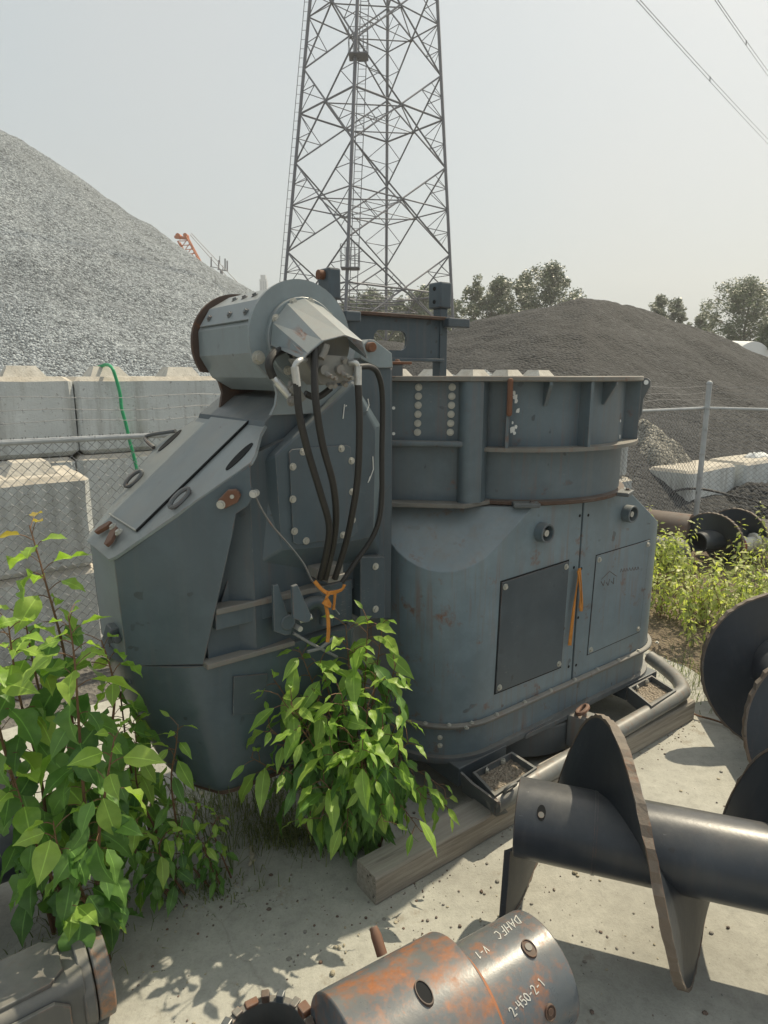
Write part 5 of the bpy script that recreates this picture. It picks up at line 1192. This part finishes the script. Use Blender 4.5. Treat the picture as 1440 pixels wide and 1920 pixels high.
# toothed shoe, standing upright
c5 = Vector((-.36, 1.57, 0)); rt5 = thing('toothed_shoe', 'dark open casing shoe with a rusty toothed rim, beside the rusty adapter', 'casing shoe', c5)
mb = MB(); mb.pipe(c5, c5 + ZZ * .27, .150, .126, 56); mb.build('shoe_wall', M_kelly, rt5, .003)
mb = MB(); mb.cyl(c5 + ZZ * .06, c5 + ZZ * .08, .128, n=40); mb.build('shoe_floor', M_panel, rt5)
mb = MB(); mb.cyl(c5 + ZZ * .08, c5 + ZZ * .15, .06, .05, n=30); mb.build('hub', M_panel, rt5, .004)
for k in range(18):
    a = 2 * math.pi * k / 18; d = Vector((math.cos(a), math.sin(a), 0)); t = Vector((-d.y, d.x, 0)); mb = MB()
    wt = rng.uniform(.024, .044); mb.hexa(c5 + d * .124 - t * wt * .5 + ZZ * .265, d * rng.uniform(.026, .036), t * wt, ZZ * rng.uniform(.010, .034) + t * rng.uniform(-.006, .006)); mb.build('tooth', (M_panel, M_rustdark, M_rust, M_kelly)[k % 4], rt5, .004)
# kelly adapter at the lower left
a6 = Vector((.80, .60, 0)).normalized(); c6 = Vector((-1.01, 1.93, .148)); s6 = Vector((.60, -.80, 0)); rt6 = thing('kelly_adapter', 'dusty square kelly bar adapter with rust orange collar, lower left corner', 'adapter', (c6.x - .4, c6.y - .3, 0))
def sq(r, c, k=6, cor=.045):
    pts = []
    for (sx, sz, a0) in ((1, 1, 0), (-1, 1, 90), (-1, -1, 180), (1, -1, 270)):
        for q in range(k + 1): a = R(a0 + 90 * q / k); pts.append(c + s6 * (sx * (r - cor) + cor * math.cos(a)) + ZZ * (sz * (r - cor) + cor * math.sin(a)))
    return pts
mb = MB(); mb.rings([sq(.130, c6 - a6 * .09), sq(.130, c6 - a6 * 1.0)], smooth=True); bar_ = mb.build('square_bar', M_kelly, rt6, .003)
mb = MB(); mb.pipe(c6, c6 - a6 * .055, .145, .09, 48); mb.build('end_collar', M_casing3, rt6, .006)
mb = MB(); mb.pipe(c6 - a6 * .06, c6 - a6 * .10, .147, .09, 48); mb.build('inner_collar', M_kelly, rt6, .006)
for k, off in enumerate((.14, .42)):
    for z_, nn in ((0, s6), (1, ZZ)):
        m_ = MB(); o_ = c6 - a6 * off; L2 = .24
        other = ZZ if z_ == 0 else s6
        pts = [o_ + nn * .129 + other * v_ - a6 * u_ for u_, v_ in ((0, -.06), (0, .06), (.045, .10), (L2 - .045, .10), (L2, .06), (L2, -.06), (L2 - .045, -.10), (.045, -.10))]
        m_.prism(pts, nn * .016); m_.build('wear_plate', M_kelly, rt6, .004)
m_ = MB(); o_ = c6 - a6 * .40; m_.cyl(o_ + s6 * .138 - ZZ * .13, o_ + s6 * .138 + ZZ * .12, .014, n=10); m_.build('plate_rib', M_panel, rt6)
# heap of tools beyond the weeds on the right
a7 = Vector((-.80, .60, 0)); c7 = on(1290, 1003, z=.34); rt7 = thing('drill_pipe', 'brown open ended drill pipe lying beyond the weeds at the cabinet corner', 'drill pipe', (c7.x - .3, c7.y + .3, 0))
mb = MB(); mb.pipe(c7 + a7 * -.02, c7 + a7 * .9, .26, .13, 40); mb.build('pipe_wall', M_rustdark, rt7, .004)
mb = MB(); mb.cyl(c7 + a7 * .02, c7 + a7 * .1, .25, n=40); 
mb = MB(); nn = -a7; mb.pipe(c7 + nn * .03, c7 + nn * .0, .15, .105, 32); mb.build('mouth_ring', M_rustdark, rt7); mb = MB(); mb.cyl(c7 + nn * .021, c7 + nn * .026, .106, n=28); mb.build('mouth_hole', M_dark, rt7)
mb = MB(); p = on(1318, 990, z=.42); mb.cyl(p, p + Vector((.2, -.6, .3)).normalized() * .12, .03, n=10); 
c8 = Vector((4.05, 7.55, .33)); rt8 = thing('auger', 'black auger with ragged flight edges lying beyond the weeds, right of the drill pipe', 'auger', (c8.x, c8.y, 0), 0, 'augers')
auger(rt8, c8 - Vector((.35, .25, 0)), Vector((.86, .5, 0)), 1.1, .12, .33, [(.05, 1.05, .1, .5)], Vector((-.5, .86, 0)), 1)
c9 = on(1262, 1035, z=.2); rt9 = thing('round_bit', 'small round dark drill head next to the open drill pipe', 'drill bit', (c9.x, c9.y, 0))
mb = MB(); mb.rings([[c9 + Vector((math.cos(2 * math.pi * q / 24) * .2 * math.cos(a), math.sin(2 * math.pi * q / 24) * .2 * math.cos(a), .2 * math.sin(a) * .95)) for q in range(24)] for a in (-1.4, -1, -.5, 0, .4, .8, 1.2, 1.5)]); mb.build('head', M_kelly, rt9)
mb = MB(); mb.cyl(c9, c9 + Vector((-.45, .3, .05)), .15, n=24); mb.build('shank', M_panel, rt9)
for i, (x, y) in enumerate(((1392, 1022), (1440, 1018))):
    c = on(x, y, z=.25); a = Vector((.9, .1 + .5 * i, .12)).normalized(); rt = thing('pipe_coupling', ('white pipe coupling with red bands lying among the weeds at right', 'second white and red coupling at the very right edge, above the weeds')[i], 'coupling', (c.x, c.y, 0), 0, 'white and red couplings')
    mb = MB(); mb.cyl(c - a * .16, c + a * .16, .085, n=24); mb.build('body', M_redw, rt)
    for o_ in (-.16, -.04, .14): mb = MB(); mb.pipe(c + a * o_, c + a * (o_ + .035), .125 if o_ != -.04 else .1, .08, 24); mb.build('band', M_red if o_ == -.04 else M_redw, rt)

# ================================================================== plants
def leaf(mb, b, d, up, L, wd, droop, fold, cv, seed=0, nseg=8, wav=.0):
    d = d.normalized(); sd = d.cross(up).normalized(); n_ = sd.cross(d).normalized(); o = len(mb.v); p = Vector(b); dl = L / nseg; prof = [0, .56, .90, 1.0, .93, .74, .48, .20, 0]
    vs = []; cs = []
    for q in range(nseg + 1):
        w_ = wd * prof[q] * .5; s2 = sd
        off = n_ * (fold * w_)
        wv = n_ * (wav * w_ * math.sin(q * 1.7 + seed)); wv2 = n_ * (wav * w_ * math.sin(q * 1.9 + seed * 2.3 + 1))
        if q in (0, nseg): vs.append(p.copy()); cs.append((cv, 1, 0, 1))
        else: vs += [p + s2 * w_ + off + wv, p.copy(), p - s2 * w_ + off + wv2]; cs += [(cv, 0, 0, 1), (cv, 1, 0, 1), (cv, 0, 0, 1)]
        rot = Matrix.Rotation(-droop / nseg, 3, sd); d = rot @ d; n_ = rot @ n_; p = p + d * dl
    f = [(0, 1, 2), (0, 2, 3)]
    for q in range(nseg - 2):
        a = 1 + q * 3; f += [(a, a + 3, a + 4, a + 1), (a + 1, a + 4, a + 5, a + 2)]
    a = 1 + (nseg - 2) * 3; e_ = len(vs) - 1; f += [(a, e_, a + 1), (a + 1, e_, a + 2)]
    mb.add(vs, f, 0, True); mb.col += cs
def plant(name, label, cat, stems, group, mats, leafL, aspect=.62, spacing=.05, seed=0, stem_r=.006, droop=(.5, 1.3), start=.15, young=.18, shoot=False, stem_mat=None, pet=.35, merge=True, facing=None):
    """stems: list of point paths (world). One thing: stem part, leaves part(s)"""
    r_ = random.Random(seed); b0 = stems[0][0]; root = thing(name, label, cat, (b0[0], b0[1], 0), 0, group)
    st = MB(); lv = MB(); lv.col = []; yl = MB(); yl.col = []; sh = MB(); sh.col = []
    for pi_, path in enumerate(stems):
        P = smooth_path(path, 6); k = len(P); st.tube(P, [stem_r * (1.15 - .9 * i / k) for i in range(k)], 6)
        ln = [0.0]
        for i in range(1, k): ln.append(ln[-1] + (P[i] - P[i - 1]).length)
        T = ln[-1]; s = T * start; az = r_.uniform(0, 6.28); i = 0
        while s < T:
            while i < k - 2 and ln[i + 1] < s: i += 1
            f = (s - ln[i]) / max(1e-6, ln[i + 1] - ln[i]); p = P[i] + (P[i + 1] - P[i]) * f; t = (P[i + 1] - P[i]).normalized(); fr_ = s / T
            az += 2.4 + r_.uniform(-.35, .35); h_ = t.orthogonal().normalized(); h2 = t.cross(h_); o_ = h_ * math.cos(az) + h2 * math.sin(az)
            if facing is not None and r_.random() < .42: o_ = (o_ + Vector(facing) * 1.2).normalized()
            d = (o_ + t * (.25 + .9 * max(0, fr_ - .75) * 2) + ZZ * .12).normalized(); size = leafL * r_.uniform(.55, 1.2) * (1 - .62 * max(0, fr_ - .90) / .10) * (.75 + .5 * min(1, fr_ * 3) * .5)
            pl = leafL * pet * r_.uniform(.7, 1.3); b_ = p + d * pl; st.tube([p, p + d * pl * .6 + ZZ * .004, b_], .0018, 4, cap=False)
            dr = r_.uniform(*droop) * (1 - .5 * max(0, fr_ - .8) / .2); d2 = (d - ZZ * (.25 + .85 * dr * (1 - .7 * max(0, fr_ - .75) / .25))).normalized()
            side = d2.cross(ZZ); upv = (ZZ + o_ * .25 + Vector((r_.gauss(0, .45), r_.gauss(0, .45), 0))).normalized()
            isy = fr_ > 1 - young; tgt = (sh if shoot and pi_ == 0 and fr_ > .955 else yl) if isy else (yl if r_.random() < .07 else lv)
            leaf(tgt, b_, d2, upv, size, size * aspect * r_.uniform(.85, 1.1), dr * .75, r_.uniform(.12, .4), r_.random(), r_.random() * 6, wav=r_.uniform(.1, .45))
            s += spacing * r_.uniform(.65, 1.3) * (1 - .45 * max(0, fr_ - .8) / .2)
    st.build('stem', stem_mat or M_stem, root)
    for m_, mat, nm in ((lv, mats[0], 'leaves'), (yl, mats[1], 'young_leaves'), (sh, M_leafS, 'shoot_tip')):
        if m_.v: m_.build(nm, mat, root)
    return root
def at(x, y, Y): return on(x, y, Y=Y)
PM = (M_leafA, M_leafY); GL_ = 'poplar saplings at the left'
G0 = lambda x, y: (x, y, 0.0)
plant('poplar_sapling', 'tallest poplar sapling at the left with a reddish shoot tip, before the front blocks', 'sapling', [[G0(-1.22, 2.42), at(150, 1480, 2.40), at(125, 1250, 2.36), at(85, 1090, 2.36), at(55, 985, 2.38)], [G0(-1.22, 2.42), at(120, 1470, 2.34), at(70, 1280, 2.28), at(45, 1150, 2.26)], [G0(-1.22, 2.42), at(200, 1450, 2.36), at(215, 1300, 2.32), at(190, 1200, 2.32)]], GL_, PM, .165, .58, .036, 1, .008, shoot=True, young=.22, facing=(.2, -.9, .1))
plant('poplar_sapling', 'leaning broad leaved poplar sapling cut off by the left photo edge', 'sapling', [[G0(-1.36, 2.22), at(80, 1480, 2.2), at(35, 1300, 2.15), at(15, 1165, 2.12)], [G0(-1.36, 2.22), at(40, 1520, 2.1), at(-10, 1330, 2.05), at(-30, 1190, 2.05)]], GL_, PM, .170, .60, .036, 2, .008, facing=(.3, -.9, .1))
plant('poplar_sapling', 'middle poplar sapling with the largest drooping leaves over the concrete at left', 'sapling', [[G0(-1.13, 2.20), at(165, 1560, 2.12), at(150, 1390, 2.06), at(140, 1240, 2.06), at(128, 1155, 2.08)], [G0(-1.13, 2.20), at(185, 1590, 2.0), at(200, 1470, 1.96), at(215, 1380, 1.96)]], GL_, PM, .155, .54, .036, 3, .0075, facing=(.2, -.9, .1))
plant('poplar_sapling', 'low poplar sapling whose light green tip hangs nearest the square kelly bar', 'sapling', [[G0(-1.08, 2.10), at(140, 1640, 2.0), at(110, 1590, 1.92), at(100, 1540, 1.88)], [G0(-1.08, 2.10), at(160, 1690, 2.0), at(130, 1700, 1.93), at(118, 1690, 1.90)], [G0(-1.1, 2.12), at(100, 1650, 2.05), at(60, 1560, 2.0), at(20, 1440, 1.98)]], GL_, PM, .15, .64, .050, 4, .006, facing=(.2, -.9, .1))
plant('poplar_sapling', 'slender dark poplar sapling right beside the tapering chute end', 'sapling', [[G0(-1.12, 2.72), at(245, 1440, 2.66), at(225, 1300, 2.62), at(205, 1210, 2.62)], [G0(-1.12, 2.72), at(275, 1420, 2.6), at(255, 1320, 2.58), at(240, 1250, 2.58)]], GL_, PM, .14, .56, .052, 5, .006, young=.1, facing=(.1, -.9, .1))
WG = 'leafy weeds under the chute'
plant('leafy_weed', 'upright narrow leaved weed in front of the tub, left of the white seed heads', 'weed', [[G0(-.93, 2.52), at(262, 1490, 2.46), at(256, 1400, 2.44), at(250, 1352, 2.44)], [G0(-.90, 2.5), at(322, 1480, 2.44), at(330, 1400, 2.42), at(334, 1358, 2.42)]], WG, PM, .125, .38, .028, 6, .005, young=.25, facing=(.1, -.9, .2))
plant('leafy_weed', 'low weed with light yellow green tip on the concrete edge left of the tub', 'weed', [[G0(-.92, 2.38), at(255, 1600, 2.32), at(258, 1560, 2.28), at(256, 1535, 2.26)], [G0(-.92, 2.40), at(225, 1560, 2.3), at(205, 1500, 2.28)], [G0(-.88, 2.42), at(300, 1600, 2.34), at(312, 1560, 2.32)]], WG, PM, .115, .44, .030, 7, .005, young=.3, facing=(.1, -.9, .2))
plant('leafy_weed', 'small bushy weed below the tub rim, right of the other low weeds', 'weed', [[G0(-.74, 2.50), at(368, 1560, 2.44), at(372, 1500, 2.42)], [G0(-.70, 2.52), at(400, 1560, 2.46), at(412, 1530, 2.44)], [G0(-.78, 2.46), at(335, 1590, 2.4), at(340, 1550, 2.38)], [G0(-.72, 2.45), at(385, 1600, 2.4), at(390, 1575, 2.38)]], WG, PM, .07, .45, .02, 8, .004, young=.25, facing=(.1, -.9, .2))
fl = thing('seed_head_weed', 'thin weed with small white seed heads against the tub rim', 'weed', (-.72, 2.6, 0)); st = MB()
for i, (x, y) in enumerate(((387, 1447), (405, 1444), (403, 1452), (377, 1486), (420, 1437))):
    t = at(x, y, 2.52); st.tube(smooth_path([Vector((-.70, 2.55, 0)), (Vector((-.70, 2.55, 0)) + t) / 2 + Vector((.01 * i - .02, 0, .03)), t], 5), .0018, 4)
    hd = MB(); hd.rings([[t + Vector((math.cos(q * .785) * .010 * math.cos(a), math.sin(q * .785) * .010 * math.cos(a), .010 * math.sin(a))) for q in range(8)] for a in (-1.2, -.5, .2, .8, 1.3)]); hd.build('seed_head', M_dry if i < 4 else M_strap, fl)
st.build('stem', M_gstem, fl)
# bush of poplar shoots before the hose manifold
BG = 'poplar bushes'
bb = (-.12, 2.76)
def bs(x, y, Y, mx=.5): t = at(x, y, Y); return [Vector((bb[0], bb[1], 0)), Vector((bb[0] + (t.x - bb[0]) * .35, bb[1] + (Y - bb[1]) * .3, t.z * .42)), Vector((bb[0] + (t.x - bb[0]) * .75, bb[1] + (Y - bb[1]) * .75, t.z * .8)), t]
plant('poplar_bush', 'bushy poplar shoots growing between the tub and the cabinet under the hoses', 'bush', [bs(690, 1160, 2.66), bs(718, 1168, 2.70), bs(648, 1170, 2.72), bs(600, 1240, 2.62), bs(560, 1215, 2.64), bs(500, 1255, 2.60), bs(520, 1300, 2.48), bs(745, 1235, 2.62), bs(755, 1330, 2.55), bs(640, 1300, 2.42), bs(690, 1320, 2.44), bs(500, 1360, 2.46), bs(560, 1360, 2.40), bs(740, 1420, 2.44), bs(620, 1400, 2.36), bs(680, 1400, 2.36), bs(470, 1420, 2.50), bs(530, 1440, 2.40), bs(665, 1215, 2.6), bs(705, 1260, 2.58), bs(615, 1330, 2.46), bs(585, 1290, 2.55), bs(720, 1360, 2.48), bs(660, 1380, 2.4), bs(545, 1320, 2.46), bs(765, 1390, 2.5), bs(600, 1460, 2.36), bs(700, 1450, 2.38)],
      BG, PM, .165, .37, .042, 21, .005, droop=(.6, 1.6), young=.16, start=.12, facing=(0, -.7, .1))
def low(x, y, z0, Y): t = at(x, y, Y); return [Vector((bb[0] + .1, bb[1] - .05, 0)), Vector(((bb[0] + t.x) / 2, (bb[1] + Y) / 2, max(z0, t.z + .05))), t]
plant('poplar_bush', 'low trailing poplar shoots spreading over the timber end', 'bush', [low(835, 1480, .35, 2.62), low(800, 1500, .34, 2.52), low(790, 1560, .30, 2.42), low(720, 1540, .34, 2.36), low(650, 1560, .3, 2.36), low(600, 1540, .3, 2.38), low(570, 1545, .3, 2.42), low(740, 1500, .4, 2.38), low(690, 1480, .4, 2.34), low(840, 1515, .25, 2.58)],
      BG, PM, .140, .36, .042, 22, .004, droop=(.7, 1.6), young=.14, start=.35, facing=(0, -1, .1))
# sunlit weeds on the right
r_ = random.Random(5); WR = 'sunlit weeds right of the cabinet'
wl = []
for i in range(60):
    f = r_.random(); s = 4.35 + 3.8 * f; e = 1.9 + 2.3 * r_.random(); p = fr(s, e, 0)
    if p.x < 2.3 or p.x / p.y > .64 or (p.x - 2.5) ** 2 + (p.y - 4.2) ** 2 < .3: continue
    if (p - Vector((c7.x, c7.y, 0))).length < .7 or (p - Vector((c8.x, c8.y, 0))).length < .5: continue
    wl.append(p)
wl = sorted(wl, key=lambda p: p.y)
desc = ['nearest the fender pipe bend', 'close to the cabinet corner', 'near the round auger flight', 'in the front middle of the patch', 'in the middle of the patch', 'beside the dry soil', 'towards the right photo edge', 'at the back of the patch', 'before the open drill pipe', 'below the white couplings', 'at the far right rear']
for i, p in enumerate(wl):
    stems = []
    for q in range(7):
        a = r_.uniform(0, 6.28); d = Vector((math.cos(a), math.sin(a), 0)); H_ = r_.uniform(.36, .75) * (1.2 if q == 0 else .9); b_ = p + d * r_.uniform(0, .16); stems.append([b_, b_ + d * .05 + ZZ * H_ * .5, b_ + d * r_.uniform(.08, .2) + ZZ * H_])
    plant('yellow_weed', 'pale yellow green sunlit weed clump in the patch right of the cabinet', 'weed', stems, WR, (M_leafW, M_leafW), .085, .38, .026, 100 + i, .0035, droop=(.4, 1.1), stem_mat=M_stem if i % 2 else M_gstem, pet=.2)
# grass, pebbles, litter
gm = MB(); gm.col = []
def blades(cx, cy, rx, ry, n, h0, h1, seed):
    q_ = random.Random(seed)
    for i in range(n):
        x, y = cx + q_.gauss(0, rx), cy + q_.gauss(0, ry); a = q_.uniform(0, 6.28); d = Vector((math.cos(a), math.sin(a), 0)); s_ = Vector((-d.y, d.x, 0)) * q_.uniform(.0012, .0028); h_ = q_.uniform(h0, h1); b_ = Vector((x, y, 0)); cv = q_.random()
        m1 = b_ + d * h_ * .25 + ZZ * h_ * .6; t = b_ + d * h_ * q_.uniform(.5, .9) + ZZ * h_ * q_.uniform(.5, .9); gm.add([b_ - s_, b_ + s_, m1 + s_ * .8, m1 - s_ * .8, t], [(0, 1, 2, 3), (3, 2, 4)], 0, True); gm.col += [(cv, 0, 0, 1)] * 5
blades(-.50, 2.78, .11, .06, 420, .04, .13, 1); blades(-.30, 2.76, .10, .06, 260, .03, .11, 2); blades(-.80, 2.45, .10, .05, 220, .02, .06, 3); blades(2.6, 4.35, .3, .25, 700, .05, .18, 4); blades(-.75, 3.0, .3, .2, 900, .06, .22, 6); blades(4.2, 6.6, .8, .6, 900, .06, .25, 5); blades(-1.25, 2.3, .14, .18, 350, .03, .08, 8)
tag(gm.build('grass', M_grass, loc=(0, 0, 0)), kind='stuff')
pb = MB(); q_ = random.Random(77)
def pebble(p, r, m):
    sc = Vector((q_.uniform(.7, 1.3), q_.uniform(.7, 1.3), q_.uniform(.4, .8))); ph = q_.uniform(0, 6)
    pb.rings([[p + Vector((math.cos(ph + k * 1.047) * r * math.cos(a) * sc.x * q_.uniform(.8, 1.15), math.sin(ph + k * 1.047) * r * math.cos(a) * sc.y * q_.uniform(.8, 1.15), r * (math.sin(a) + .5) * sc.z)) for k in range(6)] for a in (-.9, -.1, .7, 1.3)], m=m, smooth=False)
for i in range(520):
    x, y = q_.uniform(-1.3, 2.4), q_.uniform(1.35, 3.6)
    if q_.random() < .5: x, y = .3 + q_.gauss(0, .45), 2.1 + q_.gauss(0, .25)
    pebble(Vector((x, y, .002)), q_.choice((.0025, .003, .004, .006, .009)), q_.choice((0, 0, 1, 2)))
for (x, y, r) in ((624, 1826, .016), (636, 1778, .009), (648, 1786, .006), (645, 1773, .006), (672, 1754, .006), (647, 1740, .006), (1078, 1637, .017), (508, 1641, .010), (862, 1738, .008), (1365, 1740, .007), (903, 1672, .009), (1290, 1760, .006)): pebble(on(x, y, z=.003), r, 1 if x in (508, 862, 903, 1365) else 2)
for i in range(420):
    f = q_.random(); p = a_ + d_ * L_ * f - nrm * abs(q_.gauss(0, .05)) if i % 2 else Vector((q_.gauss(-.85, .3), q_.gauss(2.38, .08), 0))
    pebble(Vector((p.x, p.y, .001)), q_.choice((.002, .003, .004, .006)), q_.choice((0, 1, 1, 2)))
tag(pb.build('pebbles', [M_valve, M_rustdark, M_dry], loc=(0, 0, 0)), kind='stuff')
lf = MB(); lf.col = []
for k in range(4): leaf(lf, on(466 + k * 3, 1625 - k * 9, z=.01), Vector((.3 - .2 * k, .5, .12)), ZZ, .06, .022, .4, .5, .9, k)
tag(lf.build('dry_leaf', M_dry), 'curled pale dry leaf lying on the shaded concrete below the grass', 'dry leaf')
tw = MB(); tw.tube(smooth_path([on(1262, 1310, z=.02), on(1300, 1338, z=.03), on(1345, 1352, z=.02), on(1390, 1372, z=.012)]), .007, 6); tag(tw.build('dead_twig', M_stem), 'thin dead twig on the dirt right of the timber end', 'twig')

hz = MB(); hz.box(-420, 420, -40, 420, -1.2, 62); ho = hz.build('haze', M_white, loc=(0, 0, 0)); ho['kind'] = 'stuff'
mh = bpy.data.materials.new('smoke_haze'); mh.use_nodes = True; th = mh.node_tree; th.nodes.clear()
oh = th.nodes.new('ShaderNodeOutputMaterial'); pv = th.nodes.new('ShaderNodeVolumePrincipled')
pv.inputs['Color'].default_value = (0.95, 0.97, 0.97, 1); pv.inputs['Density'].default_value = 0.0016; pv.inputs['Anisotropy'].default_value = 0.3
th.links.new(pv.outputs[0], oh.inputs['Volume']); ho.data.materials.clear(); ho.data.materials.append(mh)
